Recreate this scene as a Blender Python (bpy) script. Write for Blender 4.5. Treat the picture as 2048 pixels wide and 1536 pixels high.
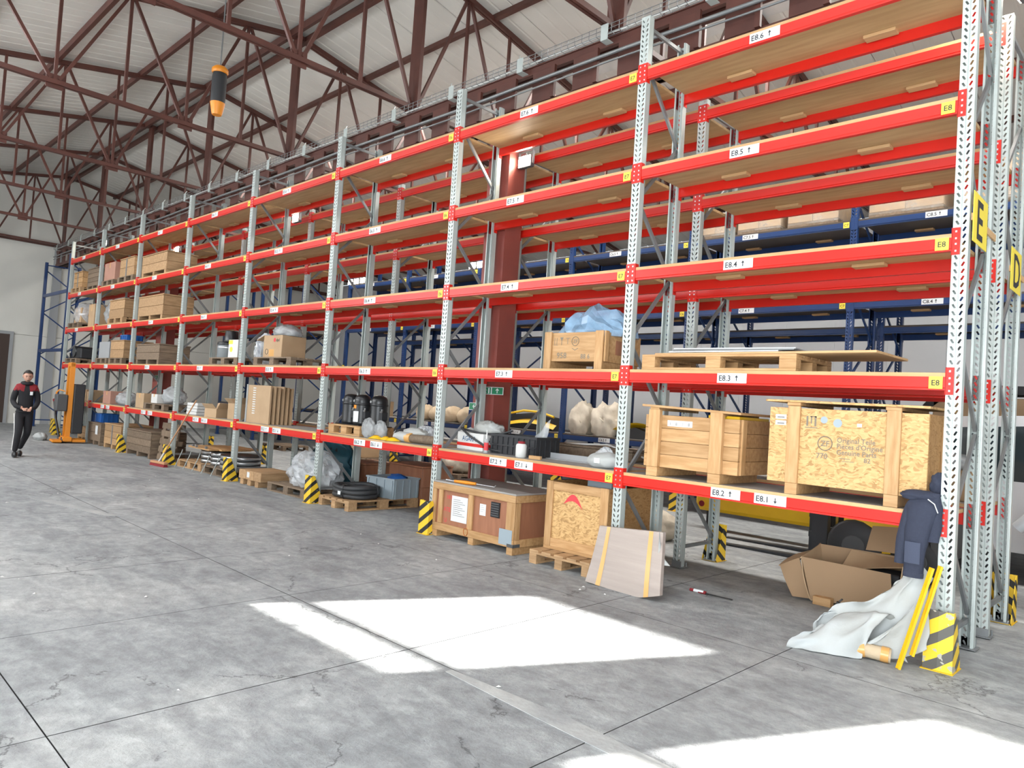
import bpy, math, random
from mathutils import Vector, Matrix, Euler, noise

random.seed(7)
for _o in list(bpy.data.objects):
    bpy.data.objects.remove(_o)
SC = bpy.context.scene
COL = SC.collection

# ---------------------------------------------------------------- camera
cd = bpy.data.cameras.new('camera'); cam = bpy.data.objects.new('camera', cd); COL.objects.link(cam)
YAW, PITCH, ROLL = 0.7734, 0.0341, 0.0657
cy, sy, cp, sp, cr, sr = math.cos(YAW), math.sin(YAW), math.cos(PITCH), math.sin(PITCH), math.cos(ROLL), math.sin(ROLL)
fw = Vector((-sy * cp, cy * cp, sp)); r0 = Vector((cy, sy, 0)); u0 = r0.cross(fw)
rt = cr * r0 + sr * u0; up = -sr * r0 + cr * u0
M = Matrix((rt, up, -fw)).transposed().to_4x4(); M.translation = Vector((1.3277, -5.8103, 1.6024))
cam.matrix_world = M
cd.sensor_fit = 'HORIZONTAL'; cd.sensor_width = 36.0; cd.lens = 1445.2 / 2048 * 36.0
cd.clip_start = 0.05; cd.clip_end = 200
SC.camera = cam

# ---------------------------------------------------------------- world, sun, daylight, added fill, exposure
W = bpy.data.worlds.new('world'); SC.world = W; W.use_nodes = True
wb = W.node_tree.nodes['Background']; wb.inputs[0].default_value = (0.80, 0.90, 1.0, 1); wb.inputs[1].default_value = 2.0
SUN_EL = math.radians(28)
sdir = Vector((0.49, 1.0, 0)).normalized() * math.cos(SUN_EL); sdir.z = -math.sin(SUN_EL)
sl = bpy.data.lights.new('sun', 'SUN'); sl.energy = 60.0; sl.angle = math.radians(0.53); sl.color = (1.0, 0.96, 0.90)
so = bpy.data.objects.new('sun', sl); COL.objects.link(so); so.rotation_euler = sdir.to_track_quat('-Z', 'Y').to_euler()

def area(name, loc, size, energy, direction, color=(1, 1, 1)):
    l = bpy.data.lights.new(name, 'AREA'); l.shape = 'RECTANGLE'; l.size, l.size_y = size; l.energy = energy; l.color = color
    o = bpy.data.objects.new(name, l); COL.objects.link(o); o.location = loc
    o.rotation_euler = Vector(direction).to_track_quat('-Z', 'Z').to_euler()
    return o
# front gate daylight; the strip, side gate and roof lamps are added fill
area('daylight_gate', (2.2, -9.75, 2.1), (6.6, 3.6), 1150, (0, 1, 0.05), (0.90, 0.96, 1.0))
area('fill_strip', (-15.5, -9.8, 4.7), (14.0, 1.3), 1150, (0, 1, -0.1), (0.95, 0.98, 1.0))
area('fill_side_gate', (8.6, -3.5, 2.3), (6.0, 4.2), 190, (-1, 0.1, 0), (0.92, 0.97, 1.0))
area('fill_roof', (-8.0, 4.2, 7.85), (26.0, 1.0), 1900, (0, 0.0, -1), (1.0, 0.96, 0.90))
area('fill_roof_aisle', (-9.0, -5.2, 7.3), (26.0, 1.0), 900, (0, 0.0, -1), (0.96, 0.98, 1.0))
SC.view_settings.view_transform = 'Standard'; SC.view_settings.look = 'None'
SC.view_settings.exposure = -0.12; SC.view_settings.gamma = 1.0; SC.view_settings.use_curve_mapping = False
try:
    SC.cycles.use_denoising = True
    SC.cycles.max_bounces = 6; SC.cycles.diffuse_bounces = 3; SC.cycles.glossy_bounces = 2; SC.cycles.transmission_bounces = 3; SC.cycles.adaptive_threshold = 0.10; SC.cycles.transparent_max_bounces = 12
    SC.cycles.sample_clamp_indirect = 4.0
except Exception:
    pass

# ---------------------------------------------------------------- materials
MATS = {}
def mat(name, col, rough=0.6, metal=0.0, var=None, bump=None, stretch=(1, 1, 1), spec=0.5, rnd=0.0):
    """var = (noise scale, second colour, contrast); bump = (noise scale, strength); rnd = brightness spread between objects"""
    m = bpy.data.materials.new(name); m.use_nodes = True; nt = m.node_tree; N = nt.nodes; L = nt.links
    b = N['Principled BSDF']; b.inputs['Roughness'].default_value = rough; b.inputs['Metallic'].default_value = metal
    b.inputs['Specular IOR Level'].default_value = spec
    b.inputs['Base Color'].default_value = (*col, 1)
    tc = N.new('ShaderNodeTexCoord'); mp = N.new('ShaderNodeMapping'); mp.inputs['Scale'].default_value = stretch
    L.new(tc.outputs['Object'], mp.inputs['Vector'])
    src = None
    if var:
        n = N.new('ShaderNodeTexNoise'); n.inputs['Scale'].default_value = var[0]; n.inputs['Detail'].default_value = 6
        oi = N.new('ShaderNodeObjectInfo'); ad = N.new('ShaderNodeVectorMath'); ad.operation = 'ADD'
        sc_ = N.new('ShaderNodeMath'); sc_.operation = 'MULTIPLY'; sc_.inputs[1].default_value = 37.0
        L.new(oi.outputs['Random'], sc_.inputs[0]); L.new(mp.outputs[0], ad.inputs[0]); L.new(sc_.outputs[0], ad.inputs[1])
        L.new(ad.outputs[0], n.inputs['Vector'])
        r = N.new('ShaderNodeValToRGB'); c = var[2]
        r.color_ramp.elements[0].position = 0.5 - 0.5 / c * 0.5; r.color_ramp.elements[1].position = 0.5 + 0.5 / c * 0.5
        r.color_ramp.elements[0].color = (*col, 1); r.color_ramp.elements[1].color = (*var[1], 1)
        L.new(n.outputs['Fac'], r.inputs[0]); src = r.outputs[0]
    if rnd:
        oi2 = N.new('ShaderNodeObjectInfo'); mr = N.new('ShaderNodeMapRange'); mr.inputs[3].default_value = 1 - rnd; mr.inputs[4].default_value = 1 + rnd
        L.new(oi2.outputs['Random'], mr.inputs[0])
        hs = N.new('ShaderNodeHueSaturation'); hs.inputs['Color'].default_value = (*col, 1)
        if src: L.new(src, hs.inputs['Color'])
        L.new(mr.outputs[0], hs.inputs['Value']); src = hs.outputs[0]
    if src: L.new(src, b.inputs['Base Color'])
    if bump:
        n2 = N.new('ShaderNodeTexNoise'); n2.inputs['Scale'].default_value = bump[0]; n2.inputs['Detail'].default_value = 5
        L.new(mp.outputs[0], n2.inputs['Vector'])
        bp = N.new('ShaderNodeBump'); bp.inputs['Strength'].default_value = bump[1]; bp.inputs['Distance'].default_value = 0.02
        L.new(n2.outputs['Fac'], bp.inputs['Height']); L.new(bp.outputs[0], b.inputs['Normal'])
    MATS[name] = m
    return m

def mat_film(name, col, opacity, rough=0.15):
    m = bpy.data.materials.new(name); m.use_nodes = True; nt = m.node_tree; N = nt.nodes; L = nt.links
    b = N['Principled BSDF']; b.inputs['Base Color'].default_value = (*col, 1); b.inputs['Roughness'].default_value = rough
    t = N.new('ShaderNodeBsdfTransparent'); mx = N.new('ShaderNodeMixShader')
    tc = N.new('ShaderNodeTexCoord'); n = N.new('ShaderNodeTexNoise'); n.inputs['Scale'].default_value = 6; n.inputs['Detail'].default_value = 4
    L.new(tc.outputs['Object'], n.inputs['Vector'])
    mr = N.new('ShaderNodeMapRange'); mr.inputs[1].default_value = 0.3; mr.inputs[2].default_value = 0.7
    mr.inputs[3].default_value = max(0, opacity - .2); mr.inputs[4].default_value = min(1, opacity + .2)
    L.new(n.outputs['Fac'], mr.inputs[0]); L.new(mr.outputs[0], mx.inputs[0])
    L.new(t.outputs[0], mx.inputs[1]); L.new(b.outputs[0], mx.inputs[2]); L.new(mx.outputs[0], N['Material Output'].inputs[0])
    MATS[name] = m
    return m

def mat_emit(name, col, strength):
    m = bpy.data.materials.new(name); m.use_nodes = True; b = m.node_tree.nodes['Principled BSDF']
    b.inputs['Base Color'].default_value = (*col, 1); b.inputs['Emission Color'].default_value = (*col, 1); b.inputs['Emission Strength'].default_value = strength
    MATS[name] = m
    return m

def mat_osb(name, a, b_, c):
    m = bpy.data.materials.new(name); m.use_nodes = True; nt = m.node_tree; N = nt.nodes; L = nt.links
    b = N['Principled BSDF']; b.inputs['Roughness'].default_value = 0.7
    tc = N.new('ShaderNodeTexCoord'); n = N.new('ShaderNodeTexNoise'); n.inputs['Scale'].default_value = 7; n.inputs['Detail'].default_value = 2
    L.new(tc.outputs['Object'], n.inputs['Vector'])
    mx = N.new('ShaderNodeMixRGB'); mx.inputs[0].default_value = 0.12; L.new(tc.outputs['Object'], mx.inputs[1]); L.new(n.outputs['Color'], mx.inputs[2])
    mp = N.new('ShaderNodeMapping'); mp.inputs['Scale'].default_value = (38, 38, 95); mp.inputs['Rotation'].default_value = (0.3, 0.5, 0.2); L.new(mx.outputs[0], mp.inputs['Vector'])
    v = N.new('ShaderNodeTexVoronoi'); v.inputs['Scale'].default_value = 1.0; L.new(mp.outputs[0], v.inputs['Vector'])
    sp_ = N.new('ShaderNodeSeparateColor'); L.new(v.outputs['Color'], sp_.inputs[0])
    r = N.new('ShaderNodeValToRGB'); e = r.color_ramp.elements; e[0].position = 0.05; e[0].color = (*c, 1); e[1].position = 0.95; e[1].color = (*a, 1)
    k = e.new(0.35); k.color = (*b_, 1)
    L.new(sp_.outputs[0], r.inputs[0]); L.new(r.outputs[0], b.inputs['Base Color'])
    MATS[name] = m
    return m

def mat_stripes(name, ca, cb, width, vec, wear):
    m = bpy.data.materials.new(name); m.use_nodes = True; nt = m.node_tree; N = nt.nodes; L = nt.links
    b = N['Principled BSDF']; b.inputs['Roughness'].default_value = 0.5
    tc = N.new('ShaderNodeTexCoord'); d = N.new('ShaderNodeVectorMath'); d.operation = 'DOT_PRODUCT'; d.inputs[1].default_value = vec
    L.new(tc.outputs['Object'], d.inputs[0])
    q = N.new('ShaderNodeMath'); q.operation = 'DIVIDE'; q.inputs[1].default_value = width; L.new(d.outputs['Value'], q.inputs[0])
    fr = N.new('ShaderNodeMath'); fr.operation = 'FRACT'; L.new(q.outputs[0], fr.inputs[0])
    g = N.new('ShaderNodeMath'); g.operation = 'GREATER_THAN'; g.inputs[1].default_value = 0.58; L.new(fr.outputs[0], g.inputs[0])
    mx = N.new('ShaderNodeMixRGB'); mx.inputs[1].default_value = (*ca, 1); mx.inputs[2].default_value = (*cb, 1); L.new(g.outputs[0], mx.inputs[0])
    n = N.new('ShaderNodeTexNoise'); n.inputs['Scale'].default_value = 14; n.inputs['Detail'].default_value = 8; L.new(tc.outputs['Object'], n.inputs['Vector'])
    g2 = N.new('ShaderNodeMath'); g2.operation = 'GREATER_THAN'; g2.inputs[1].default_value = wear; L.new(n.outputs['Fac'], g2.inputs[0])
    m2 = N.new('ShaderNodeMixRGB'); m2.inputs[2].default_value = (0.42, 0.40, 0.33, 1); L.new(g2.outputs[0], m2.inputs[0]); L.new(mx.outputs[0], m2.inputs[1])
    L.new(m2.outputs[0], b.inputs['Base Color'])
    MATS[name] = m
    return m

def mat_floor():
    m = bpy.data.materials.new('concrete'); m.use_nodes = True; nt = m.node_tree; N = nt.nodes; L = nt.links
    b = N['Principled BSDF']; b.inputs['Specular IOR Level'].default_value = 0.35
    geo = N.new('ShaderNodeNewGeometry')
    def nz(scale, det, rough=0.6, dist=0.0):
        n = N.new('ShaderNodeTexNoise'); n.inputs['Scale'].default_value = scale; n.inputs['Detail'].default_value = det
        n.inputs['Roughness'].default_value = rough; n.inputs['Distortion'].default_value = dist
        L.new(geo.outputs['Position'], n.inputs['Vector']); return n
    big = nz(0.55, 7, 0.62, 0.6); fine = nz(9, 8, 0.7); pit = nz(26, 6, 0.75)
    r = N.new('ShaderNodeValToRGB'); e = r.color_ramp.elements
    e[0].position = 0.30; e[0].color = (0.255, 0.268, 0.280, 1); e[1].position = 0.72; e[1].color = (0.455, 0.465, 0.465, 1)
    k = e.new(0.52); k.color = (0.340, 0.356, 0.366, 1)
    L.new(big.outputs['Fac'], r.inputs[0])
    r2 = N.new('ShaderNodeValToRGB'); e = r2.color_ramp.elements; e[0].position = 0.35; e[0].color = (0.70, 0.70, 0.70, 1); e[1].position = 0.68; e[1].color = (1.22, 1.22, 1.21, 1)
    L.new(fine.outputs['Fac'], r2.inputs[0])
    mu = N.new('ShaderNodeMixRGB'); mu.blend_type = 'MULTIPLY'; mu.inputs[0].default_value = 0.85; L.new(r.outputs[0], mu.inputs[1]); L.new(r2.outputs[0], mu.inputs[2])
    mp3 = N.new('ShaderNodeMapping'); mp3.inputs['Scale'].default_value = (1.0, 2.6, 1.0); mp3.inputs['Rotation'].default_value = (0, 0, -0.75); L.new(geo.outputs['Position'], mp3.inputs['Vector'])
    mid = N.new('ShaderNodeTexNoise'); mid.inputs['Scale'].default_value = 1.7; mid.inputs['Detail'].default_value = 8; mid.inputs['Roughness'].default_value = 0.68; mid.inputs['Distortion'].default_value = 0.8; L.new(mp3.outputs[0], mid.inputs['Vector'])
    r3 = N.new('ShaderNodeValToRGB'); e = r3.color_ramp.elements; e[0].position = 0.33; e[0].color = (0.72, 0.72, 0.73, 1); e[1].position = 0.66; e[1].color = (1.20, 1.20, 1.18, 1); L.new(mid.outputs['Fac'], r3.inputs[0])
    mu0 = N.new('ShaderNodeMixRGB'); mu0.blend_type = 'MULTIPLY'; mu0.inputs[0].default_value = 0.9; L.new(mu.outputs[0], mu0.inputs[1]); L.new(r3.outputs[0], mu0.inputs[2]); mu = mu0
    # worn pits and thin cracks
    rp = N.new('ShaderNodeValToRGB'); e = rp.color_ramp.elements; e[0].position = 0.655; e[0].color = (1, 1, 1, 1); e[1].position = 0.70; e[1].color = (0.45, 0.45, 0.45, 1)
    L.new(pit.outputs['Fac'], rp.inputs[0])
    mu2 = N.new('ShaderNodeMixRGB'); mu2.blend_type = 'MULTIPLY'; mu2.inputs[0].default_value = 1.0; L.new(mu.outputs[0], mu2.inputs[1]); L.new(rp.outputs[0], mu2.inputs[2])
    wv = N.new('ShaderNodeTexVoronoi'); wv.feature = 'DISTANCE_TO_EDGE'; wv.inputs['Scale'].default_value = 1.1
    wn = nz(2.2, 6, 0.7); mxv = N.new('ShaderNodeMixRGB'); mxv.inputs[0].default_value = 0.35; L.new(geo.outputs['Position'], mxv.inputs[1]); L.new(wn.outputs['Color'], mxv.inputs[2])
    L.new(mxv.outputs[0], wv.inputs['Vector'])
    rc = N.new('ShaderNodeValToRGB'); e = rc.color_ramp.elements; e[0].position = 0.0; e[0].color = (0.40, 0.40, 0.40, 1); e[1].position = 0.009; e[1].color = (1, 1, 1, 1)
    L.new(wv.outputs['Distance'], rc.inputs[0])
    brk = nz(0.9, 3); rb = N.new('ShaderNodeMath'); rb.operation = 'GREATER_THAN'; rb.inputs[1].default_value = 0.54; L.new(brk.outputs['Fac'], rb.inputs[0])
    mu3 = N.new('ShaderNodeMixRGB'); mu3.blend_type = 'MULTIPLY'; L.new(rb.outputs[0], mu3.inputs[0]); L.new(mu2.outputs[0], mu3.inputs[1]); L.new(rc.outputs[0], mu3.inputs[2])
    L.new(mu3.outputs[0], b.inputs['Base Color'])
    rr = N.new('ShaderNodeMapRange'); rr.inputs[3].default_value = 0.42; rr.inputs[4].default_value = 0.75; L.new(fine.outputs['Fac'], rr.inputs[0]); L.new(rr.outputs[0], b.inputs['Roughness'])
    ad = N.new('ShaderNodeMath'); ad.operation = 'ADD'; L.new(fine.outputs['Fac'], ad.inputs[0]); L.new(pit.outputs['Fac'], ad.inputs[1])
    bp = N.new('ShaderNodeBump'); bp.inputs['Strength'].default_value = 0.55; bp.inputs['Distance'].default_value = 0.015; L.new(ad.outputs[0], bp.inputs['Height']); L.new(bp.outputs[0], b.inputs['Normal'])
    MATS['concrete'] = m
mat_floor()
mat('roof_white', (0.70, 0.68, 0.635), 0.34, 0.0, (1.2, (0.64, 0.62, 0.575), 1.5))
mat('wall_cream', (0.70, 0.69, 0.64), 0.6, 0.0, (0.9, (0.64, 0.63, 0.585), 1.3))
mat('wall_grey', (0.60, 0.61, 0.63), 0.5, 0.0, (0.7, (0.55, 0.56, 0.58), 1.3))
mat('oxide', (0.105, 0.034, 0.024), 0.5, 0.0, (3.0, (0.070, 0.023, 0.017), 1.3))
mat('joint_dirt', (0.05, 0.05, 0.05), 0.9)
mat('repair', (0.43, 0.435, 0.425), 0.75, 0.0, (3.0, (0.29, 0.30, 0.305), 1.6), (20, 0.3))
mat('column_red', (0.26, 0.060, 0.045), 0.5, 0.0, (3.0, (0.22, 0.052, 0.042), 1.3))
mat('galv', (0.50, 0.55, 0.53), 0.42, 0.2, (5.0, (0.44, 0.485, 0.47), 1.2))
mat('galv_dull', (0.27, 0.28, 0.28), 0.42, 0.45, (5.0, (0.21, 0.22, 0.23), 1.2))
mat('red', (0.62, 0.013, 0.006), 0.38, 0.0, (2.0, (0.58, 0.014, 0.007), 1.2))
mat('blue', (0.014, 0.048, 0.165), 0.36, 0.0, (2.0, (0.012, 0.038, 0.125), 1.2))
mat('ply', (0.56, 0.36, 0.175), 0.6, 0.0, (3.2, (0.46, 0.28, 0.125), 1.7), None, (0.6, 5, 5), rnd=0.06)
mat('ply_top', (0.36, 0.345, 0.325), 0.5, 0.0, (3.0, (0.29, 0.275, 0.26), 1.2))
mat('ply_shaded', (0.085, 0.062, 0.045), 0.55, 0.0, (3.0, (0.065, 0.048, 0.035), 1.2))  # shade under the blue rack shelves put into the board colour
mat('ply_edge', (0.60, 0.38, 0.19), 0.65, 0.0, (6.0, (0.50, 0.30, 0.14), 1.4), None, (0.5, 4, 14))
mat('ply_red', (0.36, 0.155, 0.085), 0.55, 0.0, (3.0, (0.28, 0.115, 0.06), 1.5), None, (5, 5, 0.8), rnd=0.05)
mat('pine', (0.53, 0.32, 0.15), 0.6, 0.0, (5.0, (0.41, 0.225, 0.09), 1.7), (40, 0.06), (0.8, 6, 6), rnd=0.10)
mat('pine_v', (0.53, 0.32, 0.15), 0.6, 0.0, (5.0, (0.41, 0.225, 0.09), 1.7), (40, 0.06), (6, 6, 0.8), rnd=0.10)
mat('pallet', (0.46, 0.29, 0.15), 0.7, 0.0, (5.0, (0.33, 0.195, 0.095), 1.5), (40, 0.08), (6, 0.9, 6), rnd=0.14)
mat('pallet_old', (0.23, 0.165, 0.11), 0.75, 0.0, (5.0, (0.15, 0.105, 0.07), 1.5), (40, 0.08), (6, 0.9, 6), rnd=0.14)
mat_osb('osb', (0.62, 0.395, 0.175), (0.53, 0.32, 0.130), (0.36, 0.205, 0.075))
mat_osb('osb_shaded', (0.50, 0.29, 0.12), (0.44, 0.24, 0.09), (0.34, 0.175, 0.06))  # copy of osb with the shade of the crate sides in its colour
mat('card', (0.50, 0.345, 0.205), 0.75, 0.0, (4, (0.44, 0.295, 0.17), 1.2), rnd=0.08)
mat('card_pink', (0.44, 0.235, 0.175), 0.75, 0.0, (4, (0.39, 0.205, 0.15), 1.2))
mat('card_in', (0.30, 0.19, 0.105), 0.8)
mat('yellow', (0.80, 0.50, 0.012), 0.38, 0.0, (3, (0.72, 0.42, 0.012), 1.2))
mat('tag_yellow', (0.86, 0.68, 0.07), 0.5)
mat('label_white', (0.70, 0.72, 0.73), 0.4)
mat('ink', (0.025, 0.025, 0.03), 0.6)
mat('ink_blue', (0.03, 0.10, 0.22), 0.6)
mat('ink_grey', (0.22, 0.21, 0.20), 0.7)
mat('ink_red', (0.62, 0.05, 0.06), 0.6)
mat('stamp', (0.20, 0.17, 0.13), 0.8)
mat('white', (0.68, 0.68, 0.66), 0.5, 0.0, (4, (0.62, 0.62, 0.60), 1.2))
mat('black', (0.014, 0.015, 0.017), 0.34)
mat('black_matte', (0.022, 0.023, 0.026), 0.65, 0.0, None, (30, 0.1))
mat('rubber', (0.030, 0.032, 0.035), 0.55)
mat('tote_grey', (0.30, 0.36, 0.40), 0.45)
mat('tote_dark', (0.17, 0.19, 0.20), 0.5)
mat('steel', (0.62, 0.64, 0.66), 0.28, 0.85)
mat('alu', (0.70, 0.73, 0.75), 0.32, 0.6)
mat('teal', (0.018, 0.115, 0.165), 0.6, 0.0, (3, (0.012, 0.075, 0.11), 1.3))
mat('navy', (0.027, 0.033, 0.058), 0.85, 0.0, (60, (0.023, 0.028, 0.050), 1.1), (120, 0.12))
mat('navy_light', (0.048, 0.058, 0.095), 0.85, 0.0, None, (120, 0.12))
mat('orange', (0.74, 0.255, 0.015), 0.4)
mat('orange_dark', (0.40, 0.115, 0.02), 0.45)
mat('fabric_black', (0.011, 0.011, 0.014), 0.85)
mat('fabric_red', (0.22, 0.014, 0.02), 0.85)
mat('skin', (0.52, 0.29, 0.21), 0.55)
mat('hair', (0.018, 0.014, 0.012), 0.6)
mat('sack', (0.62, 0.56, 0.46), 0.85, 0.0, (6, (0.52, 0.46, 0.37), 1.3), (30, 0.25))
mat('paper', (0.50, 0.38, 0.25), 0.85, 0.0, (4, (0.56, 0.46, 0.32), 1.2), (25, 0.3))
mat('foam_white', (0.44, 0.465, 0.47), 0.6, 0.0, (3, (0.37, 0.37, 0.345), 1.3), (9, 0.3))
mat('foam_pink', (0.38, 0.32, 0.285), 0.6, 0.0, (2.0, (0.33, 0.275, 0.245), 1.3), (6, 0.15), (0.6, 0.6, 8))
mat('tape', (0.62, 0.33, 0.10), 0.3)
mat('grey_paint', (0.33, 0.34, 0.35), 0.5)
mat('grey_dark', (0.075, 0.078, 0.082), 0.55)
mat('green_sign', (0.015, 0.20, 0.09), 0.4)
mat('car_white', (0.76, 0.78, 0.80), 0.2)
mat('glass_dark', (0.03, 0.05, 0.06), 0.06, 0.0, None, None, (1, 1, 1), 0.8)
mat('wood_handle', (0.50, 0.26, 0.13), 0.5)
mat('bin_blue', (0.012, 0.10, 0.36), 0.4)
mat('door_brown', (0.060, 0.036, 0.028), 0.5)
mat_film('film', (0.70, 0.73, 0.76), 0.45, 0.10)
mat_film('film_blue', (0.30, 0.47, 0.66), 0.60, 0.08)
mat_film('film_dull', (0.48, 0.50, 0.51), 0.62, 0.25)
mat_film('film_thin', (0.62, 0.60, 0.56), 0.24, 0.15)
mat_film('pane', (0.8, 0.85, 0.9), 0.06, 0.02); MATS['pane'].node_tree.nodes['Map Range'].inputs[3].default_value = 0.04; MATS['pane'].node_tree.nodes['Map Range'].inputs[4].default_value = 0.06
mat_emit('lamp_glow', (1.0, 0.90, 0.74), 60)
mat_stripes('hazard', (0.80, 0.52, 0.03), (0.022, 0.022, 0.022), 0.155, (-0.72, -0.72, 1.0), 0.68)
mat_stripes('hazard_worn', (0.82, 0.55, 0.03), (0.10, 0.095, 0.085), 0.175, (-0.72, -0.72, 1.0), 0.60)

# ---------------------------------------------------------------- geometry helpers
TEXT = {}
def load_texts(strings):
    tmp = []
    for s in strings:
        if s in TEXT: continue
        c = bpy.data.curves.new('t', 'FONT'); c.body = s; c.size = 1.0; c.align_x = 'LEFT'; c.align_y = 'BOTTOM_BASELINE'; c.resolution_u = 2; c.offset = 0.014
        o = bpy.data.objects.new('t', c); COL.objects.link(o); tmp.append((s, o, c))
    bpy.context.view_layer.update(); dg = bpy.context.evaluated_depsgraph_get()
    for s, o, c in tmp:
        e = o.evaluated_get(dg); me = e.to_mesh()
        TEXT[s] = ([(v.co.x, v.co.y) for v in me.vertices], [tuple(p.vertices) for p in me.polygons]); e.to_mesh_clear()
    for s, o, c in tmp:
        bpy.data.objects.remove(o); bpy.data.curves.remove(c)

class MB:
    def __init__(s):
        s.v = []; s.f = []; s.m = []; s.s = []
    def add(s, vs, fs, m=0, smooth=False):
        k = len(s.v); s.v += [tuple(v) for v in vs]
        for f in fs:
            s.f.append([i + k for i in f]); s.m.append(m); s.s.append(smooth)
        return s
    def box(s, x0, y0, z0, x1, y1, z1, m=0, mz=None):
        v = [(x0, y0, z0), (x1, y0, z0), (x1, y1, z0), (x0, y1, z0), (x0, y0, z1), (x1, y0, z1), (x1, y1, z1), (x0, y1, z1)]
        s.add(v, [(0, 3, 2, 1), (0, 1, 5, 4), (1, 2, 6, 5), (2, 3, 7, 6), (3, 0, 4, 7)], m)
        s.add(v, [(4, 5, 6, 7)], m if mz is None else mz)
        return s
    def cbox(s, x0, y0, z0, x1, y1, z1, c=0.004, m=0):
        """box with chamfered edges"""
        vs = []; ix = {}
        X = (x0, x1); Y = (y0, y1); Z = (z0, z1)
        for a in (0, 1):
            for b in (0, 1):
                for d in (0, 1):
                    sx, sy_, sz = (1 if a == 0 else -1), (1 if b == 0 else -1), (1 if d == 0 else -1)
                    ix[a, b, d, 0] = len(vs); vs.append((X[a], Y[b] + sy_ * c, Z[d] + sz * c))
                    ix[a, b, d, 1] = len(vs); vs.append((X[a] + sx * c, Y[b], Z[d] + sz * c))
                    ix[a, b, d, 2] = len(vs); vs.append((X[a] + sx * c, Y[b] + sy_ * c, Z[d]))
        fs = []
        fs.append([ix[0, 0, 0, 0], ix[0, 0, 1, 0], ix[0, 1, 1, 0], ix[0, 1, 0, 0]]); fs.append([ix[1, 0, 0, 0], ix[1, 1, 0, 0], ix[1, 1, 1, 0], ix[1, 0, 1, 0]])
        fs.append([ix[0, 0, 0, 1], ix[1, 0, 0, 1], ix[1, 0, 1, 1], ix[0, 0, 1, 1]]); fs.append([ix[0, 1, 0, 1], ix[0, 1, 1, 1], ix[1, 1, 1, 1], ix[1, 1, 0, 1]])
        fs.append([ix[0, 0, 0, 2], ix[0, 1, 0, 2], ix[1, 1, 0, 2], ix[1, 0, 0, 2]]); fs.append([ix[0, 0, 1, 2], ix[1, 0, 1, 2], ix[1, 1, 1, 2], ix[0, 1, 1, 2]])
        for a in (0, 1):
            for b in (0, 1):
                fs.append([ix[a, b, 0, 0], ix[a, b, 1, 0], ix[a, b, 1, 1], ix[a, b, 0, 1]])
                fs.append([ix[a, 0, b, 0], ix[a, 1, b, 0], ix[a, 1, b, 2], ix[a, 0, b, 2]])
                fs.append([ix[0, a, b, 1], ix[1, a, b, 1], ix[1, a, b, 2], ix[0, a, b, 2]])
                for d in (0, 1): fs.append([ix[a, b, d, 0], ix[a, b, d, 1], ix[a, b, d, 2]])
        return s.add(vs, fs, m)
    def bar(s, p, q, w, h, m=0, upv=(0, 0, 1)):
        p = Vector(p); q = Vector(q); d = (q - p).normalized(); u = Vector(upv)
        if abs(d.dot(u)) > 0.95: u = Vector((1, 0, 0))
        a = d.cross(u).normalized() * w / 2; b = a.cross(d).normalized() * h / 2
        v = [p - a - b, p + a - b, p + a + b, p - a + b, q - a - b, q + a - b, q + a + b, q - a + b]
        return s.add(v, [(0, 1, 2, 3), (7, 6, 5, 4), (0, 4, 5, 1), (1, 5, 6, 2), (2, 6, 7, 3), (3, 7, 4, 0)], m)
    def tube(s, pts, r, n=8, m=0, closed=False):
        pts = [Vector(p) for p in pts]; k = len(pts); rs = r if isinstance(r, (list, tuple)) else [r] * k; vs = []; fs = []
        prev = None
        for i, p in enumerate(pts):
            if closed: d = pts[(i + 1) % k] - pts[i - 1]
            else: d = pts[min(i + 1, k - 1)] - pts[max(i - 1, 0)]
            d.normalize(); u = prev if prev is not None else (Vector((0, 0, 1)) if abs(d.z) < .9 else Vector((1, 0, 0)))
            a = d.cross(u)
            if a.length < 1e-4: a = d.cross(Vector((0, 1, 0)))
            a.normalize(); b = a.cross(d).normalized(); prev = b
            for j in range(n):
                t = 2 * math.pi * j / n; vs.append(p + a * math.cos(t) * rs[i] + b * math.sin(t) * rs[i])
        for i in range(k if closed else k - 1):
            for j in range(n):
                i2 = (i + 1) % k; fs.append((i * n + j, i * n + (j + 1) % n, i2 * n + (j + 1) % n, i2 * n + j))
        s.add(vs, fs, m, True)
        if not closed:
            s.add(vs[:n], [tuple(range(n))[::-1]], m); s.add(vs[-n:], [tuple(range(n))], m)
        return s
    def lathe(s, prof, n=20, m=0, c=(0, 0, 0), ax='z', smooth=True):
        vs = []; fs = []
        for (r, z) in prof:
            for j in range(n):
                t = 2 * math.pi * j / n; a, b = r * math.cos(t), r * math.sin(t)
                p = (a, b, z) if ax == 'z' else ((z, a, b) if ax == 'x' else (b, z, a))
                vs.append((p[0] + c[0], p[1] + c[1], p[2] + c[2]))
        for i in range(len(prof) - 1):
            for j in range(n): fs.append((i * n + j, i * n + (j + 1) % n, (i + 1) * n + (j + 1) % n, (i + 1) * n + j))
        s.add(vs, fs, m, smooth)
        if prof[0][0] > 1e-6: s.add(vs[:n], [tuple(range(n))[::-1]], m)
        if prof[-1][0] > 1e-6: s.add(vs[-n:], [tuple(range(n))], m)
        return s
    def prism(s, poly, a, b, ax='x', m=0):
        """poly of 2D points extruded from a to b along an axis (x: (y,z); y: (x,z); z: (x,y))"""
        f = {'x': lambda p, t: (t, p[0], p[1]), 'y': lambda p, t: (p[0], t, p[1]), 'z': lambda p, t: (p[0], p[1], t)}[ax]
        n = len(poly); vs = [f(p, a) for p in poly] + [f(p, b) for p in poly]
        fs = [tuple(range(n)), tuple(range(2 * n - 1, n - 1, -1))] + [(i, i + n, (i + 1) % n + n, (i + 1) % n) for i in range(n)]
        return s.add(vs, fs, m)
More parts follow.
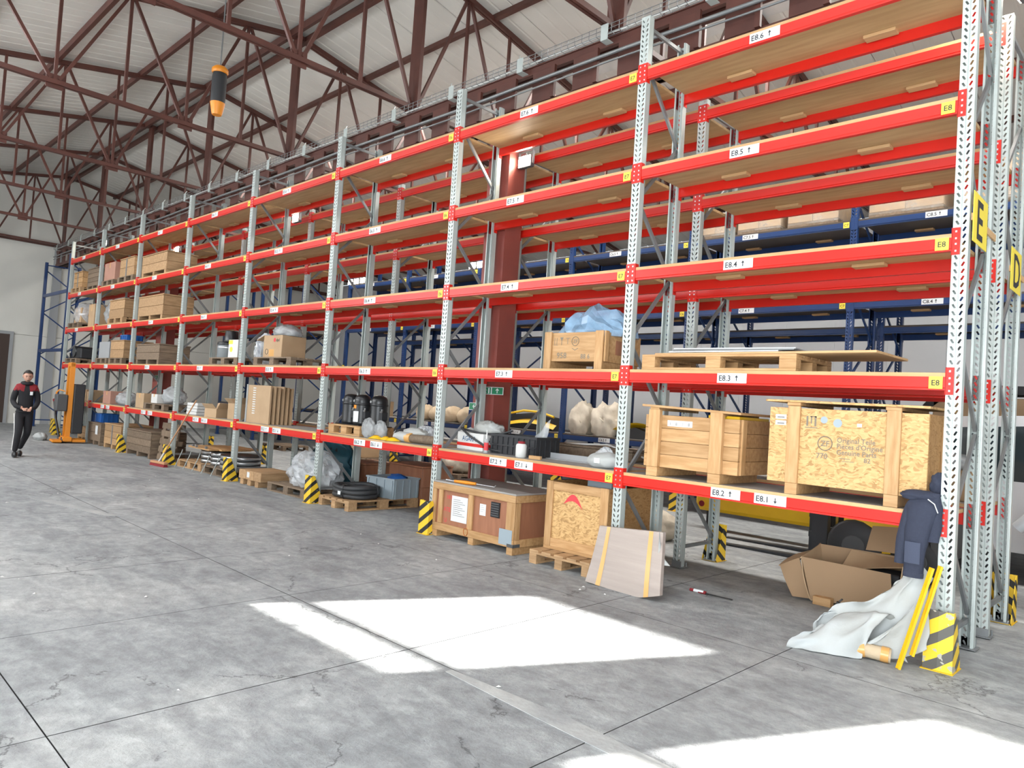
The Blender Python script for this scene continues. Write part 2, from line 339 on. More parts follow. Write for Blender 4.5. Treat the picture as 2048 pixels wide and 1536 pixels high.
    def text(s, t, size, o, ux=(1, 0, 0), uz=(0, 0, 1), m=0, sx=1.0, center=False):
        v, f = TEXT[t]; o = Vector(o); ux = Vector(ux); uz = Vector(uz); off = 0
        if center and v: off = -(max(p[0] for p in v) + min(p[0] for p in v)) / 2
        return s.add([o + ux * (x + off) * size * sx + uz * y * size for x, y in v], f, m)
    def grid(s, fn, nu, nv, m=0, smooth=True):
        vs = [fn(i / nu, j / nv) for j in range(nv + 1) for i in range(nu + 1)]
        fs = [(j * (nu + 1) + i, j * (nu + 1) + i + 1, (j + 1) * (nu + 1) + i + 1, (j + 1) * (nu + 1) + i) for j in range(nv) for i in range(nu)]
        return s.add(vs, fs, m, smooth)
    def blob(s, c, r, n=16, amp=0.12, fr=3.0, seed=0, m=0, flat=None, ridged=False, smooth=True):
        """lumpy closed body; flat = height below which it is pressed flat"""
        vs = []; fs = []; nv = n; nu = n * 2
        for j in range(nv + 1):
            th = math.pi * j / nv
            for i in range(nu):
                ph = 2 * math.pi * i / nu; d = Vector((math.sin(th) * math.cos(ph), math.sin(th) * math.sin(ph), math.cos(th)))
                q = d * fr + Vector((seed * 3.1, seed * 1.7, seed))
                k = noise.noise(q) + 0.5 * noise.noise(q * 2.1)
                if ridged: k = 1 - 2 * abs(noise.noise(q)) - abs(noise.noise(q * 2.3))
                k = 1 + amp * k
                p = Vector((c[0] + d.x * r[0] * k, c[1] + d.y * r[1] * k, c[2] + d.z * r[2] * k))
                if flat is not None and p.z < flat: p.z = flat
                vs.append(p)
        for j in range(nv):
            for i in range(nu): fs.append((j * nu + i, (j + 1) * nu + i, (j + 1) * nu + (i + 1) % nu, j * nu + (i + 1) % nu))
        return s.add(vs, fs, m, smooth)
    def rot(s, ang, axis='Z', c=(0, 0, 0), start=0):
        R = Matrix.Rotation(ang, 3, axis); c = Vector(c)
        for i in range(start, len(s.v)): s.v[i] = tuple(R @ (Vector(s.v[i]) - c) + c)
        return s
    def move(s, dx, dy, dz, start=0):
        for i in range(start, len(s.v)): s.v[i] = (s.v[i][0] + dx, s.v[i][1] + dy, s.v[i][2] + dz)
        return s
    def mesh(s, name, mats):
        me = bpy.data.meshes.new(name); me.from_pydata(s.v, [], s.f)
        for m in (mats if isinstance(mats, (list, tuple)) else [mats]): me.materials.append(MATS[m] if isinstance(m, str) else m)
        me.polygons.foreach_set('material_index', s.m); me.polygons.foreach_set('use_smooth', s.s); me.update()
        return me

def link(name, data, parent=None, loc=(0, 0, 0), rot=(0, 0, 0)):
    o = bpy.data.objects.new(name, data); COL.objects.link(o); o.location = loc; o.rotation_euler = rot
    if parent is not None: o.parent = parent
    return o
def part(name, mb, mats, parent, loc=(0, 0, 0), rot=(0, 0, 0)):
    return link(name, mb.mesh(name, mats) if isinstance(mb, MB) else mb, parent, loc, rot)
def tag(o, label=None, cat=None, group=None, kind=None):
    if label: o['label'] = label
    if cat: o['category'] = cat
    if group: o['group'] = group
    if kind: o['kind'] = kind
    return o
def thing(name, label, cat, loc=(0, 0, 0), rotz=0.0, group=None):
    return tag(link(name, None, None, loc, (0, 0, rotz)), label, cat, group)
def single(name, mb, mats, label, cat, loc=(0, 0, 0), rot=(0, 0, 0), group=None):
    return tag(part(name, mb, mats, None, loc, rot), label, cat, group)
def struct(name, mb, mats, parent=None, loc=(0, 0, 0), rot=(0, 0, 0)):
    o = part(name, mb, mats, parent, loc, rot)
    if parent is None: o['kind'] = 'structure'
    return o
ORD = ['first', 'second', 'third', 'fourth', 'fifth', 'sixth', 'seventh', 'eighth', 'ninth', 'tenth', 'eleventh', 'twelfth']

_t = ['E', 'D', 'F', 'E8', 'AGARA', 'N/AGARA', 'ZF', '958', '88 6', 'Original Teile', 'Pièces d\'Origine', 'Genuine Parts', '770', '82', 'dpd', '18 83', 'ATE', '(JPAL', 'U', 'B', '12345', '1', '8']
for r_, b0, b1 in (('E', 1, 8), ('C', 1, 9)):
    for b_ in range(b0, b1 + 1):
        _t.append('%s%d' % (r_, b_))
        for l_ in range(1, 7): _t.append('%s%d.%d' % (r_, b_, l_))
load_texts(_t)
# ================================================================ SETTING
XW, XE, YS, YN, YB = -27.9, 9.0, -10.04, 11.96, 0.96
RIDGE, SLOPE = 8.72, 0.188
def roof_z(y): return RIDGE - SLOPE * abs(y - YB)

# floor: base plate plus slabs with open joints in the part of the hall one can see
SX, SY = 1.552, 2.035
jx = [-0.84 - SX * k for k in range(-3, 12)]          # joints across the aisle
jy = [-2.80 + SY * k for k in range(-2, 4)]
fx0, fx1, fy0, fy1 = min(jx), max(jx), min(jy), max(jy)
fb = MB()
fb.box(XW, YS, -0.25, XE, YN, -0.02, 1)
for a in ((XW, YS, fx0, YN), (fx1, YS, XE, YN), (fx0, YS, fx1, fy0), (fx0, fy1, fx1, YN)):
    fb.box(a[0], a[1], -0.02, a[2], a[3], 0.0)
floor = struct('floor', fb, ['concrete', 'joint_dirt'])
sb = MB(); g = 0.0035
sb.prism([(-SX / 2 + g, -SY / 2 + g), (SX / 2 - g, -SY / 2 + g), (SX / 2 - g, SY / 2 - g), (-SX / 2 + g, SY / 2 - g)], -0.02, 0.0, 'z')
sb.m = [0, 0, 1, 1, 1, 1]; slab = sb.mesh('slab', ['concrete', 'joint_dirt'])
jxs = sorted(jx); jys = sorted(jy)
for i in range(len(jxs) - 1):
    for j in range(len(jys) - 1):
        link('slab', slab, floor, ((jxs[i] + jxs[i + 1]) / 2, (jys[j] + jys[j + 1]) / 2, random.uniform(-0.0012, 0.0)))

# paler repair patches in the concrete
for poly in ([(-1.95, -2.86), (-1.2, -2.90), (-.35, -2.93), (-.30, -2.80), (-1.1, -2.76), (-1.95, -2.81)], [(-5.3, -5.5), (-4.9, -4.9), (-4.75, -5.0), (-4.9, -5.6)], [(-5.9, -5.4), (-5.5, -4.8), (-5.3, -4.9), (-5.6, -5.5)], [(-9.9, -3.3), (-8.2, -2.9), (-8.1, -2.75), (-9.9, -3.15)]):
    part('repair_patch', MB().prism(poly, -.01, .0025, 'z'), 'repair', floor)
# walls
def wall_with_holes(name, m, axis, c0, c1, a0, a1, z0, ztop, holes):
    """wall slab; axis x: runs along x between a0 and a1; holes = (a0, a1, z0, z1)"""
    mb = MB()
    xs_ = sorted({a0, a1} | {h[0] for h in holes} | {h[1] for h in holes})
    for p, q in zip(xs_[:-1], xs_[1:]):
        hs = sorted([h for h in holes if h[0] <= p + 1e-6 and h[1] >= q - 1e-6], key=lambda h: h[2]); z = z0
        for h in hs + [(0, 0, ztop, ztop)]:
            if h[2] > z + 1e-6:
                if axis == 'x': mb.box(p, c0, z, q, c1, h[2])
                else: mb.box(c0, p, z, c1, q, h[2])
            z = max(z, h[3])
    return struct(name, mb, m)
WA = [(-7.35, -5.50), (-4.27, -2.42), (-1.19, 0.66)]
WZ = (4.08, 5.41)
WF = [(-7.33 - 3.20 * k, -5.43 - 3.20 * k) for k in range(1, 6)]  # made-up windows with opaque panes, added to go with the strip fill
GATE = (-1.2, 5.6, 0.0, 3.9)
wall_with_holes('wall_front', 'wall_cream', 'x', YS - 0.2, YS, XW, XE, 0, roof_z(YS), [(a, b, *WZ) for a, b in WA + WF] + [GATE])
SIDE = (-6.6, -0.4, 0.0, 4.5)
wr = wall_with_holes('wall_right', 'wall_cream', 'y', XE, XE + 0.2, YS, YN, 0, roof_z(YS), [SIDE])
wgab = MB().prism([(YS, roof_z(YS)), (YB, RIDGE), (YN, roof_z(YN))], XE, XE + 0.2, 'x'); part('gable', wgab, 'wall_cream', wr)
wn_ = 1
for (a, b), pn in [(w, 'pane') for w in WA] + [(w, 'white') for w in WF]:
    f = MB(); t = 0.05
    for q in ((a, WZ[0], a + t, WZ[1]), (b - t, WZ[0], b, WZ[1]), (a, WZ[0], b, WZ[0] + t), (a, WZ[1] - t, b, WZ[1])): f.box(q[0], YS - 0.13, q[1], q[2], YS - 0.07, q[3])
    zt = WZ[0] + 0.26
    f.box(a + t, YS - 0.12, zt - 0.038, b - t, YS - 0.08, zt + 0.038); f.box(a + 0.67, YS - 0.11, WZ[0] + t, a + 0.69, YS - 0.09, zt - 0.025)
    w = struct('window_%d' % wn_, f, 'grey_paint'); wn_ += 1
    for pz in ((WZ[0] + t, zt - 0.025), (zt + 0.025, WZ[1] - t)): part('pane', MB().box(a + t, YS - 0.102, pz[0], b - t, YS - 0.098, pz[1]), pn, w)
# back wall of sandwich panels, each panel its own piece
wb_ = struct('wall_back', MB().box(XW, YN + 0.06, 0, XE, YN + 0.2, roof_z(YN)), 'wall_grey')
pm = MB().cbox(-0.595, -0.06, 0, 0.595, 0, roof_z(YN) - 0.02, 0.006).mesh('panel', 'wall_grey')
for k in range(31): link('panel', pm, wb_, (XW + 0.6 + 1.19 * k, YN + 0.06, 0.01))
wl = struct('wall_left', MB().box(XW - 0.2, YS, 0, XW - 0.04, YN, roof_z(YS)).prism([(YS, roof_z(YS)), (YB, RIDGE), (YN, roof_z(YN))], XW - 0.2, XW - 0.04, 'x'), 'wall_cream')
pm = MB().cbox(0, -1.09, 0.0, 0.05, 1.09, 3.02, 0.004).mesh('panel', 'wall_cream'); pm2 = MB().cbox(0, -1.09, 3.03, 0.05, 1.09, 6.2, 0.004).mesh('panel', 'wall_cream')
for k in range(10): link('panel', pm, wl, (XW - 0.05, YS + 1.1 + 2.2 * k, 0.0)); link('panel', pm2, wl, (XW - 0.05, YS + 1.1 + 2.2 * k, 0.0))
trim = struct('trim_1', MB().box(XW + 0.0, YS + .05, 6.18, XW + 0.12, YN - .05, 6.30), 'oxide')
struct('trim_2', MB().box(XW + 0.005, 0.82, 0, XW + 0.10, 1.06, 6.1), 'grey_paint')
d1 = struct('door_1', MB().box(XW + 0.004, -1.62, 0.02, XW + 0.05, -0.27, 3.0), 'door_brown')
part('door_frame', MB().box(XW + .003, -1.72, 0, XW + .07, -1.62, 3.1).box(XW + .003, -.27, 0, XW + .07, -.17, 3.1).box(XW + .003, -1.62, 3.0, XW + .07, -.27, 3.1), 'grey_paint', d1)

# ceiling: white roof panels, each 1.14 m wide, on both slopes
cl = struct('ceiling', MB().prism([(YS - .2, roof_z(YS - .2) + .12), (YB, RIDGE + .12), (YN + .2, roof_z(YN + .2) + .12), (YN + .2, roof_z(YN + .2) + .2), (YB, RIDGE + .2), (YS - .2, roof_z(YS - .2) + .2)], XW - .2, XE + .2, 'x'), 'roof_white')
for sgn, yend in ((-1, YS), (1, YN)):
    pmb = MB(); ww = 1.14; n = abs(yend - YB)
    def prof(x):  # flat panel with three shallow ribs and closed seams
        return 0.0
    xs_ = [-ww / 2 + .003, -ww / 2 + .02, -.29, -.27, -.25, -.23, -.01, .01, .03, .05, .25, .27, .29, .31, ww / 2 - .02, ww / 2 - .003]
    dz = [.012, 0, 0, .008, .008, 0, 0, .008, .008, 0, 0, .008, .008, 0, 0, .012]
    vs = []
    for x, d in zip(xs_, dz): vs += [(x, 0, d), (x, sgn * n, -SLOPE * n + d)]
    k = len(xs_)
    pmb.add(vs, [(2 * i, 2 * i + 1, 2 * i + 3, 2 * i + 2) if sgn < 0 else (2 * i, 2 * i + 2, 2 * i + 3, 2 * i + 1) for i in range(k - 1)])
    vs2 = [(x, y, z + .10) for (x, y, z) in [vs[0], vs[1], vs[-1], vs[-2]]]
    pmb.add(vs2, [(0, 1, 2, 3)]); pme = pmb.mesh('roof_panel', 'roof_white')
    for i in range(int((XE - XW) / ww)): link('roof_panel', pme, cl, (XW + .57 + ww * i, YB, RIDGE))

for n__, (ya, yb) in enumerate(((3.7, 4.7), (-5.7, -4.7))):  # opaque white strips added under the roof to go with the fill lamps
    struct('window_%d' % (20 + n__), MB().add([(-22, ya, roof_z(ya) - .012), (4.5, ya, roof_z(ya) - .012), (4.5, yb, roof_z(yb) - .012), (-22, yb, roof_z(yb) - .012), (-22, ya, roof_z(ya) - .004), (4.5, ya, roof_z(ya) - .004), (4.5, yb, roof_z(yb) - .004), (-22, yb, roof_z(yb) - .004)], [(0, 3, 2, 1), (4, 5, 6, 7), (0, 1, 5, 4), (2, 3, 7, 6)]), 'white')
# ---------------------------------------------------------------- roof steel
TX = [-3.93 - 3.92 * k for k in range(-2, 7)]
ZB = 6.22
def angle_bar(mb, p, q, a, m=0):
    """two back-to-back angles: a T-section bar"""
    mb.bar(p, q, a, 0.014, m, (0, 0, 1)); mb.bar(p, q, 0.016, a, m, (0, 0, 1))
tm = {}
def truss_mesh(key, fn):
    if key not in tm:
        mb = MB(); fn(mb); tm[key] = mb.mesh('member', 'oxide')
    return tm[key]
for ti, x in enumerate(TX):
    n_ = ['nearest', 'second nearest', 'third', 'fourth', 'fifth', 'sixth', 'seventh', 'eighth', 'farthest'][ti]
    T = thing('roof_truss', 'brown steel roof truss, %s from the camera, above the racks' % n_, 'truss', (x, YB, ZB), 0, 'roof trusses across the hall')
    for s in (-1, 1):
        L_ = 10.9
        top = lambda k: RIDGE - 0.10 - SLOPE * k - ZB
        link('top_chord', truss_mesh(('t', s), lambda mb: mb.bar((-.032, 0, top(0)), (-.032, s * L_, top(L_)), .045, .085).bar((.032, 0, top(0)), (.032, s * L_, top(L_)), .045, .085)), T)
        link('bottom_chord', truss_mesh(('b', s), lambda mb: mb.bar((-.028, s * .06, 0), (-.028, s * L_, 0), .04, .07).bar((.028, s * .06, 0), (.028, s * L_, 0), .04, .07)), T)
        for k in range(1, 11):
            link('web_post', truss_mesh(('v', s, k), lambda mb: mb.bar((0, s * k, .03), (0, s * k, top(k) - .03), .046, .046)), T)
        for k in range(1, 11, 2):
            for d in (-1, 1):
                link('web_diagonal', truss_mesh(('d', s, k, d), lambda mb: mb.bar((0, s * (k + d) - d * s * .06 * 1, .05), (0, s * k + s * d * .05, top(k) - .05), .048, .048)), T)
        for k in (2, 4, 6, 8): link('gusset', truss_mesh(('g', s, k), lambda mb: mb.box(-.012, s * k - .12, -.10, .012, s * k + .12, .12)), T)
    link('king_post', truss_mesh('k', lambda mb: mb.bar((-.06, 0, -.1), (-.06, 0, top(0)), .06, .13, 0, (1, 0, 0)).bar((.06, 0, -.1), (.06, 0, top(0)), .06, .13, 0, (1, 0, 0))), T)
for s, nm in ((-1, 'near'), (1, 'far')):
    for k in range(1, 7):
        y = YB + s * 1.58 * k; z = roof_z(y) - 0.055
        single('purlin', MB().box(XW + .05, -.04, -.05, XE - .05, .04, .05), 'oxide', 'long brown purlin under the %s roof slope, %s below the ridge' % (nm, ORD[k - 1]), 'purlin', (0, y, z), (-math.atan(SLOPE) * s, 0, 0), 'roof purlins')
    y = YB + s * 0.16
    single('purlin', MB().box(XW + .05, -.04, -.06, XE - .05, .04, .06), 'oxide', 'long brown ridge purlin, on the %s side of the pair' % nm, 'purlin', (0, y, roof_z(y) - 0.085), (-math.atan(SLOPE) * s, 0, 0), 'roof purlins')

# laced beam that carries the trusses, over the gap between the two red racks
LB = thing('lattice_beam', 'long dark brown lattice beam with battened openings above the red racks', 'beam', (-10.0, YB, 5.46))
x0, x1 = XW + .2 + 10, 8.8 + 10
for yy in (-.10, .10):
    part('top_channel', MB().box(x0, yy - .03, .50, x1, yy + .03, .60).box(x0, yy - .05, .588, x1, yy + .05, .60), 'oxide', LB)
    part('bottom_channel', MB().box(x0, yy - .03, 0, x1, yy + .03, .11).box(x0, yy - .05, 0, x1, yy + .05, .012), 'oxide', LB)
bat = MB().cbox(-.17, -.006, .10, .17, .006, .51, .002).mesh('batten', 'oxide'); stf = MB().box(-.03, -.012, .10, .03, .03, .51).mesh('stiffener', 'oxide')
k = x0 + .3; i = 0
while k < x1 - .3:
    link('batten', bat, LB, (k, -.135, 0))
    link('stiffener', stf, LB, (k + .20, -.16, 0))
    k += .68; i += 1
for cx, nm in ((-5.65, 'between the sixth and seventh bays'), (-17.4, 'at the far third of the racks'), (6.1, 'right of the racks')):
    c = thing('steel_column', 'red brown steel column %s, standing in the gap behind the front rack' % nm, 'column', (cx, YB, 0))
    part('flange', MB().box(-.20, -.15, 0.02, -.17, .15, 5.46), 'column_red', c); part('flange', MB().box(.17, -.15, 0.02, .20, .15, 5.46), 'column_red', c)
    part('web', MB().box(-.17, -.02, 0.02, .17, .02, 5.46).box(-.17, -.15, 1.0, .17, -.13, 5.4), 'column_red', c); part('base_plate', MB().cbox(-.26, -.18, 0, .26, .18, .025, .003), 'column_red', c)
# wire cable tray on top of the lattice beam, with brackets
ct = thing('cable_tray', 'galvanised wire cable tray running along the top of the brown beam', 'cable tray', (-10.0, YB - .12, 6.07))
mb = MB()
for yy, zz in ((-.10, .10), (-.10, .05), (-.10, .0), (-.03, .0), (.04, .0), (.10, .0), (.10, .06)): mb.bar((x0, yy, zz), (x1, yy, zz), .006, .006)
part('long_wires', mb, 'galv_dull', ct)
mb = MB(); k = x0
while k < x1:
    mb.bar((k, -.10, 0), (k, -.10, .11), .005, .005); mb.bar((k, -.10, 0), (k, .10, 0), .005, .005); k += .11
tag(part('cross_wires', mb, 'galv_dull', ct), kind='stuff')
br = MB().box(-.05, -.13, -.08, .05, -.12, .10).box(-.05, -.13, -.09, .05, .02, -.08).bar((-.02, -.12, .1), (-.09, -.05, .19), .012, .012).mesh('bracket', 'galv')
k = x0 + .5
while k < x1: link('bracket', br, ct, (k, 0, 0)); k += 1.37
mb = MB(); pts = [(x0 + .3 * i, -.02 + .03 * noise.noise((i * .3, 0, 0)), .035 + .03 * abs(noise.noise((i * .4, 2, 0)))) for i in range(int((x1 - x0) / .3))]
mb.tube(pts, .014, 5); part('cable', mb, 'white', ct)
for zz, rr, nm in ((5.80, .022, 'upper, thicker'), (5.71, .012, 'lower, thinner')):
    mb = MB(); pts = [(XW + .3 + 1.5 * i, YB - .22, zz + .012 * math.sin(i * 1.7)) for i in range(25)]
    mb.tube(pts, rr, 8); single('conduit_pipe', mb, 'galv_dull', 'grey conduit pipe along the side of the brown beam, %s one' % nm, 'pipe')
# torpedo-shaped heater or duct sock hanging under the ridge
h = thing('hanging_duct', 'black and orange tubular duct hanging below the roof', 'duct', (-10.55, -1.0, 6.10))
part('body', MB().lathe([(.105, .18), (.115, .25), (.115, .62), (.105, .70)], 20), 'black_matte', h)
part('nozzle', MB().lathe([(.075, 0), (.085, .03), (.11, .16), (.118, .20)], 20), 'orange', h)
part('collar', MB().lathe([(.118, .69), (.13, .71), (.13, .76), (.09, .80)], 20), 'orange', h)
part('hanger', MB().tube([(0, 0, .8), (0, 0, roof_z(-1) - 6.12)], .012, 6), 'galv_dull', h)

# ================================================================ RACKS
def upright_mesh(name, H, m, pitch=.05, slot=(.0062, .0165), tilt=.50, lip=True):
    mb = MB(); n = int(H / pitch); hw = .05; zc0 = .012
    cols = [(-.042, -.004), (.004, .042)]
    mb.add([(-hw, 0, 0), (-.042, 0, 0), (-.042, 0, H), (-hw, 0, H)], [(0, 1, 2, 3)]); mb.add([(.042, 0, 0), (hw, 0, 0), (hw, 0, H), (.042, 0, H)], [(0, 1, 2, 3)])
    mb.add([(-.004, 0, 0), (0, .004, 0), (.004, 0, 0), (-.004, 0, H), (0, .004, H), (.004, 0, H)], [(0, 1, 4, 3), (1, 2, 5, 4)])
    for ci, (a, b) in enumerate(cols):
        cx = (a + b) / 2; tt = tilt if ci == 0 else -tilt
        for i in range(n):
            z0, z1 = i * pitch, ((i + 1) * pitch if i < n - 1 else H); zc = i * pitch + pitch / 2
            out = [(a, z0), (b, z0), (b, zc), (b, z1), (a, z1), (a, zc)]
            inn = [(-slot[0], -slot[1]), (slot[0], -slot[1]), (slot[0] * 1.15, 0), (slot[0], slot[1]), (-slot[0], slot[1]), (-slot[0] * 1.15, 0)]
            cs, sn = math.cos(tt), math.sin(tt)
            inn = [(cx + p * cs - q * sn, zc + p * sn + q * cs) for p, q in inn]
            vs = [(p, 0, q) for p, q in out] + [(p, 0, q) for p, q in inn]
            mb.add(vs, [(j, (j + 1) % 6, 6 + (j + 1) % 6, 6 + j) for j in range(6)])
    for s in (-1, 1):
        pr = [(s * hw, 0), (s * hw, .068), (s * .030, .072), (s * .030, .082), (s * .046, .082)]
        vs = [(x, y, 0) for x, y in pr] + [(x, y, H) for x, y in pr]; k = len(pr)
        mb.add(vs, [(j, j + 1, j + 1 + k, j + k) for j in range(k - 1)])
    return mb.mesh(name, m)
def beam_mesh(L, m):
    pr = [(.006, -.066), (.006, -.052), (0, -.046), (0, .03), (.046, .03), (.046, -.066)]
    return MB().prism(pr, -L / 2, L / 2, 'x').mesh('beam', m)
def connector_mesh(s, m):
    """s=1: sits on the post left of the beam (covers post centre..right edge); s=-1 mirrored; origin at beam end"""
    mb = MB(); a, b = (-.0495, .002) if s > 0 else (-.002, .0495)
    mb.box(a, -.0045, -.0975, b, 0.0, .0975); c0, c1 = (0, .005) if s > 0 else (-.005, 0)
    mb.box(c0, -.0045, -.0975, c1, .05, .0975)
    for zz in (-.07, -.02, .02, .07): mb.box((a + b) / 2 - .006, -.007, zz - .007, (a + b) / 2 + .006, -.0044, zz + .007, 1)
    return mb.mesh('end_connector', [m, 'steel' if m == 'red' else m])
def label_mesh(txt, arrow, w=.275, h=.085):
    mb = MB().box(-w / 2, -.0015, -h / 2, w / 2, 0, h / 2)
    mb.text(txt, .068, (-w / 2 + .014, -.0026, -.024), m=1)
    xa = .045
    if arrow: s = 1 if arrow == 'u' else -1; mb.box(xa - .004, -.0022, -.024, xa + .004, -.0018, .02, 1); mb.add([(xa - .015, -.0023, s * .006), (xa + .015, -.0023, s * .006), (xa, -.0023, s * .028)], [(0, 1, 2) if s > 0 else (0, 2, 1)], 1)
    return mb.mesh('location_label', ['label_white', 'ink'])
def tag_mesh(txt, s=.088):
    mb = MB().box(-s / 2, -.0015, -s / 2, s / 2, 0, s / 2)
    return mb.text(txt, .056, (0, -.0026, -.020), m=1, center=True).mesh('bay_tag', ['tag_yellow', 'ink'])
BRC = [('h', .22)] + [('r', .25), ('f', .95), ('r', 1.65), ('f', 2.35), ('r', 3.05), ('f', 3.75), ('r', 4.45)]
CONN = {}
def rack(name, label, group, xs, y0, depth, levels, H, pm, bm, brm, letter=None, bay0=8, boards=True, Hrear=None, two_labels=True, blocks=True, tags=True, arrow_levels=None):
    R = thing(name, label, 'rack', (xs[0], y0, 0), 0, group); o0 = xs[0]
    um = upright_mesh('upright', H, pm); um2 = um if not Hrear else upright_mesh('upright', Hrear, pm)
    bp = MB().cbox(-.075, -.03, 0, .075, .11, .008, .001).box(-.055, -.012, .008, .055, 0, .07).lathe([(.008, .008), (.008, .05)], 6, 0, (.06, .095, 0)).mesh('base_plate', 'galv_dull' if pm == 'galv' else pm)
    zz = [z for z in BRC if z[1] < H - .3]
    bh = MB(); bh.bar((0, .07, 0), (0, depth - .07, 0), .026, .036)
    def diag(up_):
        mb = MB(); a, b = ((0, .06, .02), (0, depth - .06, .68)) if up_ else ((0, depth - .06, .02), (0, .06, .68))
        mb.bar(a, b, .024, .036); return mb.mesh('brace', brm)
    bd = {True: diag(True), False: diag(False)}; bh = bh.mesh('brace', brm)
    for x in xs:
        for rear in (0, 1):
            u_ = link('upright', um2 if rear else um, R, (x - o0, depth if rear else 0, 0.008), (0, 0, math.pi if rear else 0))
            link('base_plate', bp, u_)
        link('brace', bh, R, (x - o0, 0, .22))
        z = .25; k = 0
        while z + .7 < H: link('brace', bd[k % 2 == 1], R, (x - o0, 0, z)); z += .70; k += 1
        link('brace', bh, R, (x - o0, 0, H - .08))
    if (bm, 1) not in CONN: CONN[bm, 1] = connector_mesh(1, bm); CONN[bm, -1] = connector_mesh(-1, bm)
    blk = MB().cbox(-.13, -.05, -.028, .13, .05, 0, .003).mesh('support_block', 'ply_edge')
    for i in range(len(xs) - 1):
        xa, xb = xs[i + 1], xs[i]; L = xb - xa - .10; xc = (xa + xb) / 2 - o0; me = beam_mesh(L, bm); bay = bay0 - i
        bd_ = MB().cbox(-L / 2 + .004, .004, 0, L / 2 - .004, depth - .004, .030, .0015); nf = len(bd_.m)
        bd_.m[5] = 1; bm_ = bd_.mesh('shelf_board', ['ply', 'ply_top'] if bm == 'red' else ['ply_shaded', 'ply_top'])
        for li, z in levels:
            for rear in (0, 1):
                b = link('beam', me, R, (xc, depth if rear else 0, z), (0, 0, math.pi if rear else 0))
                link('end_connector', CONN[bm, 1], b, (-L / 2, 0, 0)); link('end_connector', CONN[bm, -1], b, (L / 2, 0, 0))
                if letter and not rear and 1 <= bay <= 9:
                    if li == 2 and two_labels:
                        link('location_label', label_mesh('%s%d.2' % (letter, bay), 'u'), b, (-.28, 0, -.008)); link('location_label', label_mesh('%s%d.1' % (letter, bay), 'd'), b, (.12, 0, -.008))
                    else: link('location_label', label_mesh('%s%d.%d' % (letter, bay, li), 'u'), b, (-.28 if li != 6 else -.15, 0, -.008))
                    if tags: link('bay_tag', tag_mesh('%s%d' % (letter, bay)), b, (L / 2 - .065, 0, -.012))
            if boards:
                s_ = link('shelf_board', bm_, R, (xc, 0, z + .030))
                if blocks:
                    for fx in (-.25, .22):
                        link('support_block', blk, s_, (fx * L, depth - .12, 0)); link('support_block', blk, s_, (fx * L + .03, .12, 0))
    return R
EX = [0.0, -2.819, -5.596, -8.345, -11.161, -13.983, -16.821, -19.649, -22.393]
LV = [(2, 1.0), (3, 2.0), (4, 3.0), (5, 4.0), (6, 5.0)]
rack('pallet_rack', 'tall red beam pallet rack with galvanised posts along the aisle, front row', 'back to back red racks', EX, 0.0, .75, LV, 5.57, 'galv', 'red', 'galv_dull', 'E', 8)
rack('pallet_rack', 'red beam pallet rack with galvanised posts standing behind the front row', 'back to back red racks', EX, 1.17, .80, LV, 5.15, 'galv', 'red', 'galv_dull')
CX = [5.65, 2.88, 0.11, -2.66, -5.43, -8.2, -10.95, -13.65, -16.35]
CLV = [(2, 1.12), (4, 3.5), (5, 4.74)]
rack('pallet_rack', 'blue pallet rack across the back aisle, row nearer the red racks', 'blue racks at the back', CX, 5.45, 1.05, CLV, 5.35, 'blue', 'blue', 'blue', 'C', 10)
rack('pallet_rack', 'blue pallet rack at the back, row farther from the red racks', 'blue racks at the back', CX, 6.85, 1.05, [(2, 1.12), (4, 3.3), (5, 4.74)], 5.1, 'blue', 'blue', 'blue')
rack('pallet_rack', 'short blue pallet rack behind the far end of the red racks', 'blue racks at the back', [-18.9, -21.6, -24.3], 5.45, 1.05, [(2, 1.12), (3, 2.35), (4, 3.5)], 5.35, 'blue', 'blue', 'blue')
rack('pallet_rack', 'tall blue rack frame beside the left wall past the red rack end', 'blue racks at the back', [-23.6, -26.4], 0.25, 1.05, [(3, 2.5), (5, 4.3)], 5.4, 'blue', 'blue', 'blue', boards=False)
# end-of-row sign plates
for y, z, t, nm in ((.02, 3.0, 'E', 'front'), (1.36, 2.88, 'D', 'rear')):
    s = thing('row_sign', 'yellow plate with black letter %s on the end of the %s red rack' % (t, nm), 'sign', (.062, y + .21, z), 0, 'row signs')
    part('plate', MB().cbox(0, -.21, 0, .006, .21, .36, .002), 'tag_yellow', s); s.location.x = .066
    part('letter', MB().text(t, .40, (.0075, -.13, .04), (0, 1, 0), (0, 0, 1), 0), 'ink', s)
    part('bracket', MB().box(-.012, -.20, .15, 0, .54 if t == 'E' else .40, .20), 'ply_edge', s)

# ---------------------------------------------------------------- striped column guards
def guard(label, x, y, flip=False, m='hazard', group=None):
    T = thing('column_guard', label, 'guard', (x, y, 0), math.pi if flip else 0, group); h = .41
    part('front_plate', MB().prism([(-.085, -.10), (0, -.108), (.085, -.10), (.085, -.094), (0, -.101), (-.085, -.094)], 0, h, 'z'), m, T)
    for s in (-1, 1):
        a, b = (s * .085, s * .091)
        part('side_plate', MB().prism([(-.10, 0), (.11, 0), (.11, .04), (-.045, h), (-.10, h)], min(a, b), max(a, b), 'x'), m, T)
    part('foot_plate', MB().box(-.10, -.12, 0, .10, .11, .006), 'yellow', T)
    part('bolt', MB().lathe([(.012, .006), (.012, .03)], 6, 0, (-.06, .07, 0)).lathe([(.012, .006), (.012, .03)], 6, 0, (.06, .07, 0)), 'steel', T)
for i, x in enumerate(EX):
    if i == 7: continue
    guard('yellow black striped guard at the %s aisle post of the red rack from the right' % ORD[i], x, -.012, False, 'hazard_worn' if i == 0 else 'hazard', 'guards along the aisle')
